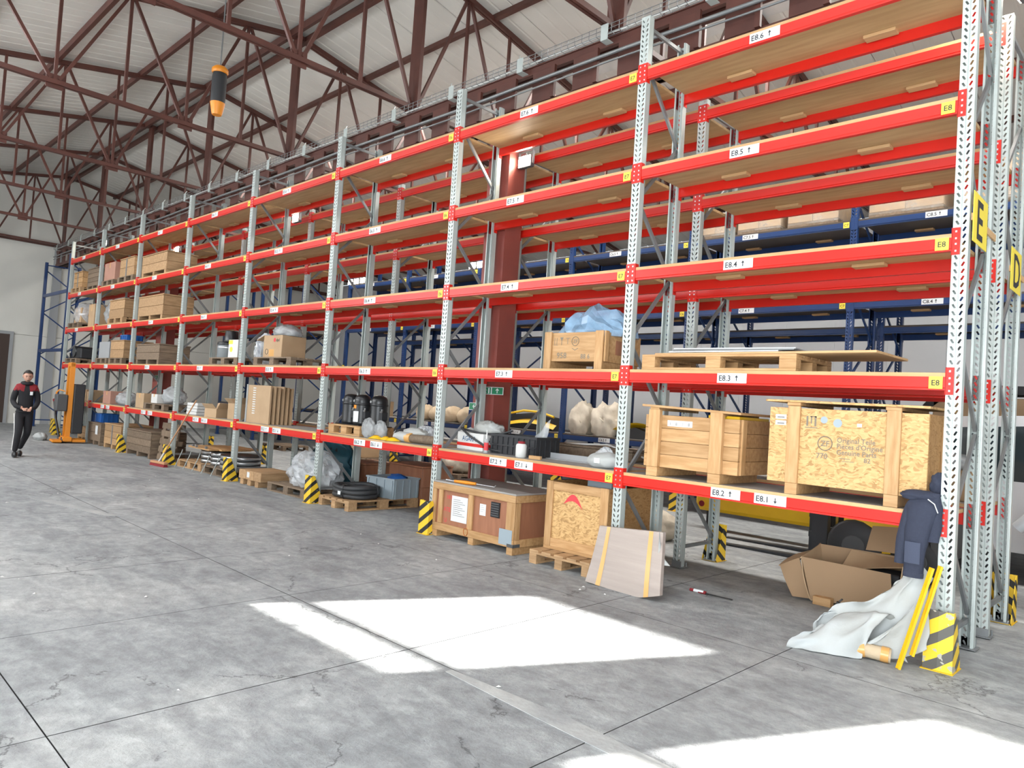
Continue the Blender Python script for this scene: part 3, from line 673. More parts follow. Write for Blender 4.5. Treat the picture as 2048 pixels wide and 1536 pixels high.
for i, x in enumerate(EX[:7]):
    guard('striped guard behind the %s rear post of the red racks from the right' % ORD[i], x, 1.985, True, 'hazard', 'guards on the back side of the red racks')
for i, x in enumerate(CX[2:9]):
    guard('striped guard at a blue rack post across the back aisle, %s from the right' % ORD[i], x, 5.435, False, 'hazard', 'guards at the blue rack')

guard('striped guard at the blue rack frame by the left wall', -23.6, .235, False, 'hazard', 'guards along the aisle')
# ---------------------------------------------------------------- lamps
def lamp(label, loc, rotz, power, rod=.07, tilt=.5):
    T = thing('flood_light', label, 'lamp', loc, rotz, 'flood lights on the racks')
    part('housing', MB().cbox(-.12, -.02, -.06, .12, .05, .10, .01), 'grey_dark', T)
    part('lens', MB().box(-.105, -.026, -.05, .105, -.021, .09), 'lamp_glow', T)
    part('bracket', MB().box(-.13, -.01, -.02, -.125, .03, .16).box(.125, -.01, -.02, .13, .03, .16).box(-.13, -.01, .155, .13, .03, .165).box(-.02, -.01, .165, .02, .03, .165 + rod), 'galv_dull', T)
    l = bpy.data.lights.new('lamp_light', 'SPOT'); l.energy = power; l.color = (1.0, .88, .70); l.spot_size = 2.6; l.spot_blend = .6; l.shadow_soft_size = .10
    lo = link('lamp_light', l, T, (0, -.06, .0), Vector((0, -1, -tilt)).to_track_quat('-Z', 'Y').to_euler())
for lx, ly, lz, nm, rz, pw in ((-5.30, YB, 4.86, 'beside the red brown column under the top shelf', 0, 30), (-11.3, YB, 4.93, 'under the top shelf near the middle of the row', 0, 40),
                    (-17.06, YB, 4.95, 'beside the farther column', 0, 40), (-21.6, YB - .32, 5.55, 'above the top shelf at the far end', 0, 40), (.12, YB, 5.22, 'under the brown beam at the near end of the racks', -1.72, 90)):
    lamp('bright flood light %s' % nm, (lx, ly, lz), rz, pw, max(.07, 5.462 - lz - .165))
for lx, lz, nm in ((-11.2, 4.86, 'left one of the pair above the back aisle'), (-10.93, 4.86, 'right one of the pair above the back aisle'), (-16.3, 4.86, 'leftmost of three above the back aisle'), (-16.0, 4.86, 'middle one of three above the back aisle'), (-15.7, 4.86, 'rightmost of three above the back aisle')):
    lamp('bright flood light, %s' % nm, (lx, 5.46, lz), 0, 25)
# ================================================================ THINGS ON AND UNDER THE RACKS
PAL = {}
def pallet(label, loc, rotz=0, W=1.2, D=.8, m='pallet', group='wooden pallets', nb=5):
    """deck boards run along local x (length W); blocks nine"""
    T = thing('pallet', label, 'pallet', loc, rotz, group); key = (W, D, m, nb)
    if key not in PAL:
        bw = D / (nb + (nb - 1) * .36)
        PAL[key] = dict(deck=MB().cbox(-W / 2, -bw / 2, .122, W / 2, bw / 2, .144, .002).mesh('deck_board', m), cross=MB().cbox(-.0725, -D / 2, .100, .0725, D / 2, .122, .002).mesh('cross_board', m),
                        blk=MB().cbox(-.0725, -.05, .022, .0725, .05, .100, .003).mesh('block', m), skid=MB().cbox(-W / 2, -.05, 0, W / 2, .05, .022, .002).mesh('bottom_board', m), bw=bw)
    P = PAL[key]; bw = P['bw']
    for i in range(nb): link('deck_board', P['deck'], T, (0, -D / 2 + bw / 2 + i * (D - bw) / (nb - 1), 0))
    for x in (-W / 2 + .0725, 0, W / 2 - .0725):
        link('cross_board', P['cross'], T, (x, 0, 0))
        for y in (-D / 2 + .05, 0, D / 2 - .05): link('block', P['blk'], T, (x, y, 0))
    for y in (-D / 2 + .05, 0, D / 2 - .05): link('bottom_board', P['skid'], T, (0, y, 0))
    return T
def crate(label, x0, x1, y0, y1, z0, h, rows=3, m='pine', straps=False, lid=True, base=True, group=None, cat='crate', mside=None, posts=False):
    """plank box: front and right side planks one by one"""
    xc, yc = (x0 + x1) / 2, (y0 + y1) / 2; w, d = x1 - x0, y1 - y0; T = thing('wooden_crate', label, cat, (xc, yc, z0), 0, group); b = .10 if base else 0
    if base:
        for x in (-w / 2 + .06, 0, w / 2 - .06): part('skid', MB().cbox(x - .05, -d / 2, 0, x + .05, d / 2, b, .003), m, T)
    part('core', MB().box(-w / 2 + .02, -d / 2 + .02, b, w / 2 - .02, d / 2 - .02, h - .03), m, T)
    ph = (h - b - .03) / rows
    for i in range(rows):
        z = b + i * ph
        part('plank', MB().cbox(-w / 2, -d / 2, z + .003, w / 2, -d / 2 + .02, z + ph - .003, .003), m, T)
        part('plank', MB().cbox(w / 2 - .02, -d / 2 + .022, z + .003, w / 2, d / 2, z + ph - .003, .003), mside or m, T)
    if posts:
        for x in (-w / 2 + .05, w / 2 - .05): part('batten', MB().cbox(x - .05, -d / 2 - .02, b, x + .05, -d / 2, h - .03, .003), m, T)
    if lid: part('lid', MB().cbox(-w / 2 - .01, -d / 2 - .01, h - .028, w / 2 + .01, d / 2 + .01, h, .004), m, T)
    if straps:
        for x in (-.02, ): part('strap', MB().box(x - .05, -d / 2 - .006, b, x + .02, -d / 2 - .001, h - .03), 'galv_dull', T)
    return T
def carton(label, loc, size, rotz=0, m='card', flaps='closed', group=None, cat='box', tape=True):
    w, d, h = size; T = thing('carton', label, cat, loc, rotz, group); t = .006
    if flaps == 'closed':
        part('body', MB().cbox(-w / 2, -d / 2, 0, w / 2, d / 2, h, .006), m, T)
        if tape: part('tape', MB().box(-.025, -d / 2 - .001, h * .7, .025, -d / 2, h).box(-.025, -d / 2, h, .025, d / 2, h + .001), 'tape', T)
    else:
        for q in ((-w / 2, -d / 2, w / 2, -d / 2 + t), (-w / 2, d / 2 - t, w / 2, d / 2), (-w / 2, -d / 2 + t, -w / 2 + t, d / 2 - t), (w / 2 - t, -d / 2 + t, w / 2, d / 2 - t)):
            part('side', MB().box(q[0], q[1], 0, q[2], q[3], h), m, T)
        part('bottom', MB().box(-w / 2 + t, -d / 2 + t, 0, w / 2 - t, d / 2 - t, t), m, T)
        for s, a in ((-1, .9), (1, .5)):
            part('flap', MB().box(0, -d / 2 + .01, 0, t, d / 2 - .01, d * .5).rot(s * a, 'Y').move(s * (w / 2), 0, h), m, T)
        part('flap', MB().box(-w / 2 + .01, 0, 0, w / 2 - .01, t, d * .45).rot(.8, 'X').move(0, -d / 2, h), m, T)
        part('flap', MB().box(-w / 2 + .01, 0, 0, w / 2 - .01, t, d * .45).rot(-.35, 'X').move(0, d / 2 - t, h), m, T)
    return T
def bag(name, label, cat, loc, r, m, seed, amp=.22, fr=2.2, ridged=True, group=None, n=16, rotz=0):
    return single(name, MB().blob((0, 0, r[2] * .86), r, n, amp, fr, seed, 0, 0.0, ridged), m, label, cat, loc, (0, 0, rotz), group)
def paper(mb, x, y, z, w, h, m, lines=0, ml=1):
    """flat sheet facing -y with rows of print"""
    mb.box(x, y - .0015, z, x + w, y, z + h, m)
    for i in range(lines):
        zz = z + h * (.85 - .7 * i / max(1, lines)); mb.box(x + w * .1, y - .0022, zz, x + w * (.55 + .3 * ((i * 7) % 3) / 2), y - .0018, zz + h * .02, ml)
    return mb
SH = .061                                                # shelf top above the level mark

# ---- bay eight, second level: planked crate and particle-board crate
T = thing('wooden_crate', 'pine plank crate with two front battens and a loose lid, on the lowest near shelf', 'crate', (-2.05, .40, 1 + SH))
w0, w1, d0, d1 = -.53, .43, -.34, .34
for x in (-.42, .22):
    part('skid', MB().cbox(x - .05, d0 - .045, 0, x + .07, d1, .085, .003), 'pine', T); part('batten', MB().cbox(x - .05, d0 - .05, .086, x + .07, d0, .625, .004), 'pine_v', T)
part('floor_board', MB().box(w0 + .02, d0 + .02, .086, w1 - .02, d1 - .02, .11), 'pine', T)
for i in range(4):
    a, b = .088 + i * .122, .088 + (i + 1) * .122 - .003
    if i == 3: b = .575
    part('plank', MB().cbox(w0, d0, a, w1, d0 + .025, b, .002), 'pine', T); part('plank', MB().cbox(w0, d1 - .025, a, w1, d1, b, .002), 'pine', T)
    part('plank', MB().cbox(w1 - .025, d0 + .026, a, w1, d1 - .026, b, .002), 'pine', T); part('plank', MB().cbox(w0, d0 + .026, a, w0 + .025, d1 - .026, b, .002), 'pine', T)
part('corner_post', MB().cbox(w1, d0 + .03, .09, w1 + .018, d0 + .11, .575, .003), 'pine_v', T)
lid = part('lid', MB().cbox(w0 - .02, d0 - .05, 0, w1 + .03, d1 + .02, .022, .003), 'pine', T, (0, 0, .630), (0, .035, 0))
for x in (-.42, .22): part('lid_batten', MB().cbox(x - .04, d0 - .045, -.028, x + .06, d1, 0, .003), 'pine', lid)
part('content', MB().box(.10, d0 + .05, .50, w1 - .03, d1 - .05, .60), 'yellow', T)
mb = MB(); paper(mb, -.29, d0, .475, .26, .055, 0)
for i in range(4): mb.text('18 83'[i % 2], .04, (-.27 + .065 * i, d0 - .003, .485), m=1)
part('paper_label', mb, ['label_white', 'ink_grey'], T)

T = thing('wooden_crate', 'particle board crate with stencilled text and two battens, on the lowest near shelf', 'crate', (-.745, .39, 1 + SH))
w0, w1, d0, d1 = -.595, .595, -.36, .33
part('front_panel', MB().cbox(w0, d0, .09, w1, d0 + .02, .70, .002), 'osb', T); part('back_panel', MB().box(w0, d1 - .02, .09, w1, d1, .70), 'osb', T)
part('side_panel', MB().cbox(w1 - .02, d0 + .021, .09, w1, d1 - .021, .70, .002), 'osb_shaded', T); part('side_panel', MB().box(w0, d0 + .021, .09, w0 + .02, d1 - .021, .70), 'osb_shaded', T)
part('bottom_panel', MB().box(w0 + .02, d0 + .021, .09, w1 - .02, d1 - .021, .11), 'osb_shaded', T)
part('side_batten', MB().cbox(w1, d0 + .34, .10, w1 + .02, d0 + .44, .62, .003), 'pine_v', T)
for x in (-.385, .365):
    part('batten', MB().cbox(x - .05, d0 - .025, .09, x + .05, d0, .715, .003), 'pine_v', T); part('skid', MB().cbox(x - .05, d0 - .02, 0, x + .05, d1, .09, .003), 'pine', T)
lid = part('lid', MB().cbox(w0 - .03, d0 - .03, 0, w1 + .01, d1 + .02, .018, .003), 'osb', T, (0, 0, .742), (0, .006, 0))
for x in (-.385, .365): part('lid_batten', MB().cbox(x - .06, d0 - .02, -.027, x + .05, d1, 0, .003), 'pine', lid)
mb = MB(); y = d0 - .0015
for zz in (.555, .605): mb.box(-.545, y, zz, -.455, d0, zz + .036, 0); mb.box(-.53, y - .0006, zz + .008, -.47, y, zz + .02, 1)
mb.box(.10, y, .575, .135, d0, .60, 0)
part('paper_label', mb, ['label_white', 'ink_grey'], T)
mb = MB()
for q in ((-.29, .56, -.275, .64), (-.255, .58, -.245, .64), (-.225, .56, -.21, .64), (-.30, .545, -.20, .552), (-.262, .632, -.21, .64)): mb.box(q[0], y, q[1], q[2], d0, q[3], 0)
mb.lathe([(.028, 0), (.028, .001)], 18, 1, (-.15, d0 - .0016, .615), 'y'); mb.lathe([(.034, 0), (.034, .001)], 18, 1, (-.045, d0 - .0016, .595), 'y')
ring = [(-.135 + .055 * math.cos(t * math.pi / 12), y - .0005, .43 + .055 * math.sin(t * math.pi / 12)) for t in range(24)]
mb.tube(ring, .004, 5, 0, True); mb.text('ZF', .062, (-.135, y, .408), m=0, center=True)
for i, t in enumerate(('Original Teile', 'Pièces d\'Origine', 'Genuine Parts')): mb.text(t, .056, (-.045, y, .445 - i * .047), m=0, sx=.92)
mb.text('770', .06, (-.20, y, .31), m=0); mb.text('82', .05, (.16, y, .305), m=0); mb.box(-.02, y, .32, .06, d0, .325, 0); mb.box(.0, y, .30, .09, d0, .304, 0)
part('stencil_print', mb, ['stamp', 'tote_grey'], T)

# ---- bay eight, third level: long pallet with a board and metal sheets
pallet('long pale pallet lying on the third level of the near bay', (-1.89, .40, 2 + SH), 0, 1.5, .76, 'pine', nb=5)
single('chipboard_sheet', MB().cbox(-1.0, -.37, 0, 1.0, .37, .02, .003), 'ply_edge', 'flat chipboard sheet overhanging the pale pallet to the right', 'board', (-1.52, .41, 2 + SH + .145), (0, -.004, -.02))
T = thing('metal_sheets', 'stack of thin metal sheets lying on the chipboard above the pale pallet', 'sheets', (-1.86, .42, 2 + SH + .168))
for i in range(4): part('sheet', MB().box(-.62 + .03 * i, -.24, .013 * i, .62 - .06 * (3 - i) * (i % 2), .26, .013 * i + .011), 'alu' if i % 2 else 'galv_dull', T, (0, 0, 0), (0, 0, .03 * (i - 1.5)))

# ---- bay seven, third level: stamped crate with a blue film bag
T = thing('wooden_crate', 'pale crate with stamped signs on legs, third level beside the near bay', 'crate', (-3.575, .42, 2 + SH))
w0, w1, d0, d1 = -.40, .40, -.31, .32
part('front_panel', MB().cbox(w0 + .05, d0, .085, w1 - .05, d0 + .02, .395, .002), 'pine', T); part('side_panel', MB().cbox(w1 - .02, d0 + .06, .085, w1, d1, .395, .002), 'pine', T)
part('side_panel', MB().box(w0, d0 + .06, .085, w0 + .02, d1, .395), 'pine', T); part('back_panel', MB().box(w0, d1, .085, w1, d1 + .02, .395), 'pine', T)
part('bottom_panel', MB().box(w0 + .02, d0 + .02, .085, w1 - .02, d1, .10), 'pine', T)
for x in (w0, w1 - .10): part('corner_board', MB().cbox(x, d0 - .025, .0, x + .10, d0, .405, .004), 'pine_v', T)
part('corner_board', MB().cbox(w1, d0, .085, w1 + .02, d0 + .06, .405, .003), 'pine_v', T)
for x in (w0 + .02, w1 - .08): part('leg', MB().cbox(x, d0 + .0, 0, x + .07, d1, .085, .003), 'pine', T)
part('patch', MB().box(w1 + .0005, d0 + .20, .17, w1 + .004, d1 - .12, .32), 'ply_red', T)
mb = MB(); y = d0 - .0015
for q in ((-.27, .27, -.265, .34), (-.24, .27, -.235, .34), (-.28, .26, -.225, .265)): mb.box(q[0], y, q[1], q[2], d0, q[3])
mb.add([(-.195, y, .345), (-.145, y, .345), (-.17, y, .30)], [(0, 2, 1)]); mb.box(-.173, y, .26, -.167, d0, .30); mb.box(-.11, y, .33, -.06, d0, .336); mb.box(-.088, y, .27, -.082, d0, .33)
ring = [(.02 + .048 * math.cos(t * math.pi / 12), y - .0005, .30 + .048 * math.sin(t * math.pi / 12)) for t in range(24)]; mb.tube(ring, .003, 5, 0, True)
mb.text('ZF', .055, (.02, y, .28), center=True); mb.text('958', .085, (-.23, y, .12), sx=1.1); mb.text('88 6', .07, (.10, y, .115)); mb.bar((-.02, y, .225), (.02, y, .205), .003, .006); mb.bar((.02, y, .205), (.06, y, .225), .003, .006)
part('stencil_print', mb, 'stamp', T)
mb = MB(); mb.blob((0, 0, .02), (.41, .26, .30), 13, .26, 1.5, 4, 0, .0, True, False)
single('plastic_bag', mb, 'film_blue', 'crumpled clear bluish plastic bag bulging out of the stamped crate', 'bag', (-3.50, .42, 2 + SH + .36))

# ---- bay seven, second level
T = thing('carton', 'white box with blue AGARA lettering and a red band, lowest shelf', 'box', (-5.23, .43, 1 + SH), -.12)
part('body', MB().cbox(-.27, -.18, 0, .27, .20, .21, .004), 'white', T); part('band', MB().box(-.2705, -.181, .045, .2705, .2005, .085), 'red', T)
part('lettering', MB().text('AGARA', .085, (-.02, -.1815, .11), center=True), 'ink_blue', T); part('lettering', MB().text('N/AGARA', .085, (.272, -.13, .11), (0, 1, 0)), 'ink', T)
part('flap', MB().prism([(-.18, .21), (.20, .21), (.01, .27)], -.27, -.264, 'x'), 'white', T)
single('plastic_bag', MB().blob((0, 0, .05), (.20, .12, .09), 14, .35, 3, 5, 0, 0, True), 'foam_white', 'white knotted plastic bag on top of the red banded box', 'bag', (-5.18, .50, 1 + SH + .212))
for i, (pts, nm) in enumerate((([(-5.45, .30, 1.32), (-5.22, .22, 1.24), (-4.85, .24, 1.10), (-4.70, .30, 1.085)], 'lower'), ([(-5.46, .33, 1.31), (-5.1, .30, 1.275), (-4.8, .32, 1.28), (-4.62, .36, 1.34)], 'upper'))):
    single('rubber_hose', MB().tube([(a[0], a[1] - .02, a[2]) for a in pts], .014, 8), 'rubber', 'black rubber hose across the red banded box, %s one' % nm, 'hose')
T = thing('plastic_crate', 'black ribbed plastic crate on the lowest shelf beside the white bottle', 'crate', (-4.52, .46, 1 + SH), .0)
w, d, h = .37, .20, .235
for q in ((-w, -d, w, -d + .012), (-w, d - .012, w, d), (-w, -d + .012, -w + .012, d - .012), (w - .012, -d + .012, w, d - .012)): part('wall', MB().box(q[0], q[1], 0, q[2], q[3], h), 'black_matte', T)
part('bottom', MB().box(-w + .012, -d + .012, 0, w - .012, d - .012, .01), 'black_matte', T); part('rim', MB().box(-w - .01, -d - .01, h - .03, w + .01, -d, h).box(w, -d, h - .03, w + .01, d, h).box(-w - .01, -d, h - .03, -w, d, h), 'black_matte', T)
rib = MB().box(-.008, -.012, .01, .008, 0, h - .03).mesh('rib', 'black_matte')
for i in range(9): link('rib', rib, T, (-w + .03 + i * .085, -d, 0))
for i in range(4): link('rib', rib, T, (w, -d + .06 + i * .09, 0), (0, 0, math.pi / 2))
part('band', MB().box(-w, -d - .013, .10, w, -d, .115), 'black_matte', T)
single('plastic_bag', MB().grid(lambda u, v: (-.10 + .22 * u + .05 * v, .02 * math.sin(6 * u), .02 + .20 * v * (.4 + u) + .02 * math.sin(9 * v)), 8, 8), 'film', 'clear plastic sheet sticking up from the black crate', 'bag', (-4.30, .46, 1 + SH + .14))
T = thing('bottle', 'white plastic bottle with a pink cap in front of the black crate', 'bottle', (-4.26, .13, 1 + SH))
part('body', MB().lathe([(.05, 0), (.062, .01), (.062, .135), (.055, .15), (.035, .158)], 20), 'white', T); part('cap', MB().lathe([(.040, .150), (.040, .178), (.036, .182)], 20), 'fabric_red', T)
T = thing('sealant_cartridge', 'slim clear sealant cartridge with pointed nozzle left of the black crate', 'cartridge', (-4.86, .16, 1 + SH))
part('body', MB().lathe([(.028, 0), (.028, .15), (.022, .165)], 14), 'film_dull', T); part('label', MB().lathe([(.0285, .03), (.0285, .12)], 14), 'ink_red', T); part('nozzle', MB().lathe([(.012, .165), (.006, .27)], 10), 'white', T)
T = thing('wood_offcut', 'small wood offcut on the lowest shelf beside the white bottle', 'block', (-4.03, .12, 1 + SH), .2); part('block', MB().cbox(-.075, -.02, 0, .075, .02, .04, .003), 'pine', T)
T = thing('packing_bag', 'cream padded bag with a small label at the shelf end', 'bag', (-3.13, .20, 1 + SH))
part('body', MB().blob((0, 0, .07), (.22, .13, .09), 16, .10, 2, 8, 0, 0), 'foam_white', T); part('label', MB().box(-.05, -.132, .05, .02, -.128, .10), 'label_white', T); part('film_end', MB().blob((-.05, .05, .12), (.10, .06, .08), 10, .3, 3, 2, 0, 0, True, False), 'film', T)
T = thing('metal_profile', 'grey angled metal profile lying along the back of the lowest shelf', 'profile', (-3.75, .50, 1 + SH)); part('web', MB().box(-.62, -.004, 0, .55, .004, .07), 'grey_paint', T); part('flange', MB().box(-.62, -.07, 0, .55, -.004, .008), 'grey_paint', T)

# ---- bay seven, floor
T = thing('wooden_crate', 'long flat crate with reddish plywood panels and papers on the floor', 'crate', (-4.84, .36, 0))
w0, w1, d0, d1 = -.70, .71, -.40, .40; H = .67
for x in (w0 + .03, -.02, w1 - .10): part('skid', MB().cbox(x, d0, 0, x + .09, d1, .08, .003), 'pine', T)
part('panel', MB().box(w0 + .02, d0 + .02, .085, w1 - .02, d0 + .035, H - .03), 'ply_red', T); part('panel', MB().box(w1 - .035, d0 + .035, .085, w1 - .02, d1 - .02, H - .03), 'ply_red', T); part('panel', MB().box(w0 + .02, d0 + .035, .085, w0 + .035, d1 - .02, H - .03), 'ply_red', T)
part('top_panel', MB().cbox(w0, d0, H - .02, w1, d1, H, .002), 'ply_top', T)
for z0, z1 in ((.08, .165), (H - .10, H - .021)): part('rail', MB().cbox(w0, d0 - .005, z0, w1, d0 + .02, z1, .003), 'pine', T); part('rail', MB().cbox(w1 - .02, d0 + .021, z0, w1 + .005, d1, z1, .003), 'pine', T)
for a, b in ((w0, w0 + .07), (w0 + .12, w0 + .19), (-.05, .03), (w1 - .13, w1)): part('post', MB().cbox(a, d0 - .004, .166, b, d0 + .02, H - .101, .003), 'pine_v', T)
part('post', MB().cbox(w1 - .02, d0 + .021, .166, w1 + .004, d0 + .09, H - .101, .003), 'pine_v', T)
mb = MB(); y = d0 + .02
paper(mb, -.36, y, .22, .28, .30, 0, 9); paper(mb, .13, y, .36, .10, .13, 0, 4)
part('paper', mb, ['label_white', 'ink_grey'], T)
v = part('vent', MB().box(.32, d0 + .008, .37, .46, d0 + .02, .54), 'black', T)
for i in range(6): part('louvre', MB().box(.33, d0 + .002, .385 + .026 * i, .45, d0 + .008, .397 + .026 * i), 'grey_dark', v)
part('corner_sleeve', MB().box(w1 - .22, d0 - .008, .10, w1 - .02, d0 - .005, .27), 'tote_grey', T); part('corner_iron', MB().box(w1 - .09, d0 - .009, .085, w1 + .008, d0 - .006, .12).box(w1 + .005, d0 - .009, .085, w1 + .008, d0 + .10, .12), 'grey_dark', T)
mb = MB(); mb.text('18 83', .065, (-.46, y - .001, .47)); mb.text('ATE', .07, (-.50, y - .001, .32)); mb.text('U', .07, (-.48, y - .001, .19)); part('handwriting', mb, 'ink_red', T)
ring = [(-.06 + .035 * math.cos(t * math.pi / 8), d0 - .006, .135 + .045 * math.sin(t * math.pi / 8)) for t in range(16)]; part('stamp', MB().tube(ring, .005, 5, 0, True), 'orange_dark', T)
T = thing('hand_tool', 'orange handled tool with a thin rod lying on the flat crate', 'tool', (-5.0, .03, .672), .15); part('handle', MB().tube([(-.20, 0, .018), (-.02, 0, .02), (.12, .01, .02)], [.016, .022, .016], 10), 'orange', T); part('rod', MB().tube([(.12, .01, .02), (.42, -.03, .02), (.44, -.03, .04)], .006, 6), 'steel', T); part('rod', MB().tube([(-.20, 0, .018), (-.36, .03, .018)], .008, 6), 'steel', T)

pallet('worn euro pallet under the open particle board crate', (-3.42, .49, 0), math.pi / 2, 1.2, .80)
T = thing('wooden_crate', 'open particle board crate with pine frame on a euro pallet', 'crate', (-3.40, .50, .146))
w0, w1, d0, d1, H = -.40, .42, -.42, .44, .715
part('front_panel', MB().box(w0 + .02, d0 + .02, .06, w1 - .02, d0 + .035, H), 'osb', T); part('side_panel', MB().box(w1 - .02, d0 + .02, .03, w1, d1, H), 'osb_shaded', T); part('side_panel', MB().box(w0, d0 + .02, .03, w0 + .02, d1, H), 'osb_shaded', T); part('back_panel', MB().box(w0 + .02, d1 - .02, .03, w1 - .02, d1, H), 'osb_shaded', T)
part('bottom', MB().box(w0, d0 + .035, .03, w1, d1, .06), 'pine', T)
for a, b in ((w0, w0 + .09), (w1 - .10, w1)): part('post', MB().cbox(a, d0, .03, b, d0 + .02, H + .005, .003), 'pine_v', T)
for z0, z1 in ((.03, .12), (H - .09, H)): part('rail', MB().cbox(w0 + .091, d0 + .003, z0, w1 - .101, d0 + .02, z1, .003), 'pine', T)
part('skid', MB().cbox(w0, d0, 0, w1, d0 + .09, .03, .002), 'pine', T); part('skid', MB().cbox(w0, d1 - .09, 0, w1, d1, .03, .002), 'pine', T)
part('paint_mark', MB().grid(lambda u, v: (-.17 + .26 * u, d0 + .019, .49 + .06 * math.sin(math.pi * u) + (.07 * v) * math.sin(math.pi * u) - .03 * u), 10, 3), 'ink_red', T)
part('paper', MB().box(w1 + .0005, d0 + .12, .45, w1 + .002, d0 + .24, .57), 'label_white', T)
carton('grey carton standing inside the open particle board crate', (-3.24, .40, .21), (.30, .30, .74), .05, 'tote_grey', tape=False)
# foam wrapped sheet leaning against the second post
T = thing('foam_wrapped_board', 'foam wrapped panel with two tape bands leaning on the second front post', 'panel', (-2.55, -.13, 0))
mb = MB()
def fw(u, v):
    x = -.36 + .70 * u + .07 * v * 0 + .13 * (1 - v) * (u - .1); z = .015 + .515 * v + .05 * u * v + .06 * math.sin(math.pi * u) * (v - 1) * .3 + .10 * (1 - v) * max(0, u - .75) * 2
    return (x, -.16 * (1 - v) + .012 * math.sin(5 * u + 3 * v), z)
mb.grid(fw, 20, 10); k = len(mb.v); mb.grid(lambda u, v: (fw(1 - u, v)[0], fw(1 - u, v)[1] + .045, fw(1 - u, v)[2]), 20, 10)
def strip(a, b, n):
    return [(i / n) for i in range(n + 1)]
for e in ([(u, 0) for u in strip(0, 1, 20)], [(u, 1) for u in strip(0, 1, 20)], [(0, v) for v in strip(0, 1, 10)], [(1, v) for v in strip(0, 1, 10)]):
    vs = []
    for (u, v) in e: p = fw(u, v); vs += [p, (p[0], p[1] + .045, p[2])]
    mb.add(vs, [(2 * i, 2 * i + 1, 2 * i + 3, 2 * i + 2) for i in range(len(e) - 1)], 0, True)
part('panel', mb, 'foam_pink', T)
for u0 in (.14, .80):
    part('tape_band', MB().grid(lambda u, v: (lambda p: (p[0], p[1] - .003, p[2]))(fw(u0 + .06 * u, v)), 3, 10), 'tape', T)
part('torn_corner', MB().grid(lambda u, v: (.34 + .10 * u * (1 - v), -.05 + .05 * u, .30 + .33 * v - .25 * u * v), 6, 6), 'foam_white', T)
T = thing('cutter_knife', 'red handled tool with a long thin blade lying on the concrete floor', 'tool', (-1.98, .37, .012), .05)
part('handle', MB().tube([(-.20, 0, .004), (-.04, 0, .004)], [.014, .016], 8), 'fabric_red', T); part('grip', MB().tube([(-.16, 0, .005), (-.06, 0, .005)], .0155, 8), 'label_white', T); part('blade', MB().bar((-.04, 0, 0), (.22, 0, 0), .018, .006), 'black', T)

# ---- bay eight, floor: torn carton, foam pile, sticks, jacket
T = thing('carton', 'torn open brown cardboard box with bent flaps under the near bay', 'box', (-1.04, 1.40, 0), .18)
def cardpiece(nm, pts, m='card', t=.008):
    """quad sheet of cardboard with thickness and a slight warp"""
    a, b, c, d = [Vector(p) for p in pts]; nrm = (b - a).cross(d - a).normalized() * t; mb = MB()
    f = lambda u, v, s: tuple((a * (1 - u) + b * u) * (1 - v) + (d * (1 - u) + c * u) * v + nrm * s + nrm * 2.2 * math.sin(3.1 * u + 2 * v))
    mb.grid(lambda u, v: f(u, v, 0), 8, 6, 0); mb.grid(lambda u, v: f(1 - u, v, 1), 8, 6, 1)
    for e in ([(i / 8, 0) for i in range(9)], [(i / 8, 1) for i in range(9)], [(0, i / 6) for i in range(7)], [(1, i / 6) for i in range(7)]):
        vs = []
        for u, v in e: vs += [f(u, v, 0), f(u, v, 1)]
        mb.add(vs, [(2 * i, 2 * i + 1, 2 * i + 3, 2 * i + 2) for i in range(len(e) - 1)], 0)
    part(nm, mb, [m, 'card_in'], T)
cardpiece('front_side', [(-.34, -.30, .02), (.33, -.26, .06), (.30, -.24, .36), (-.44, -.28, .40)])
cardpiece('left_side', [(-.34, -.30, .02), (-.44, -.28, .40), (-.40, .30, .46), (-.32, .30, .02)])
cardpiece('back_side', [(-.32, .30, .02), (.42, .30, .02), (.42, .30, .44), (-.40, .30, .46)])
cardpiece('right_side', [(.33, -.26, .04), (.42, .30, .02), (.42, .30, .44), (.36, -.10, .42)])
cardpiece('bottom', [(-.34, -.30, .012), (.33, -.26, .012), (.42, .30, .012), (-.32, .30, .012)], 'card')
cardpiece('flap', [(-.44, -.28, .40), (-.66, -.22, .27), (-.62, .10, .30), (-.42, .10, .44)]); cardpiece('flap', [(-.64, -.24, .28), (-.50, -.30, .02), (-.36, -.27, .02), (-.46, -.26, .38)])
cardpiece('flap', [(-.10, .28, .45), (.42, .28, .44), (.44, -.05, .40), (-.16, .02, .30)]); cardpiece('flap', [(.02, .32, .46), (.42, .32, .46), (.42, .44, .72), (.06, .42, .68)])
part('black_content', MB().cbox(.10, -.10, .05, .36, .20, .33, .01), 'black_matte', T)
single('wood_block', MB().cbox(-.10, -.04, 0, .06, .04, .075, .003), 'pine', 'short wood block under the torn cardboard box', 'block', (-1.18, 1.02, 0))
T = thing('foam_sheets', 'crumpled pile of white foam sheets on the floor by the near end post', 'foam', (-.42, -.16, 0))
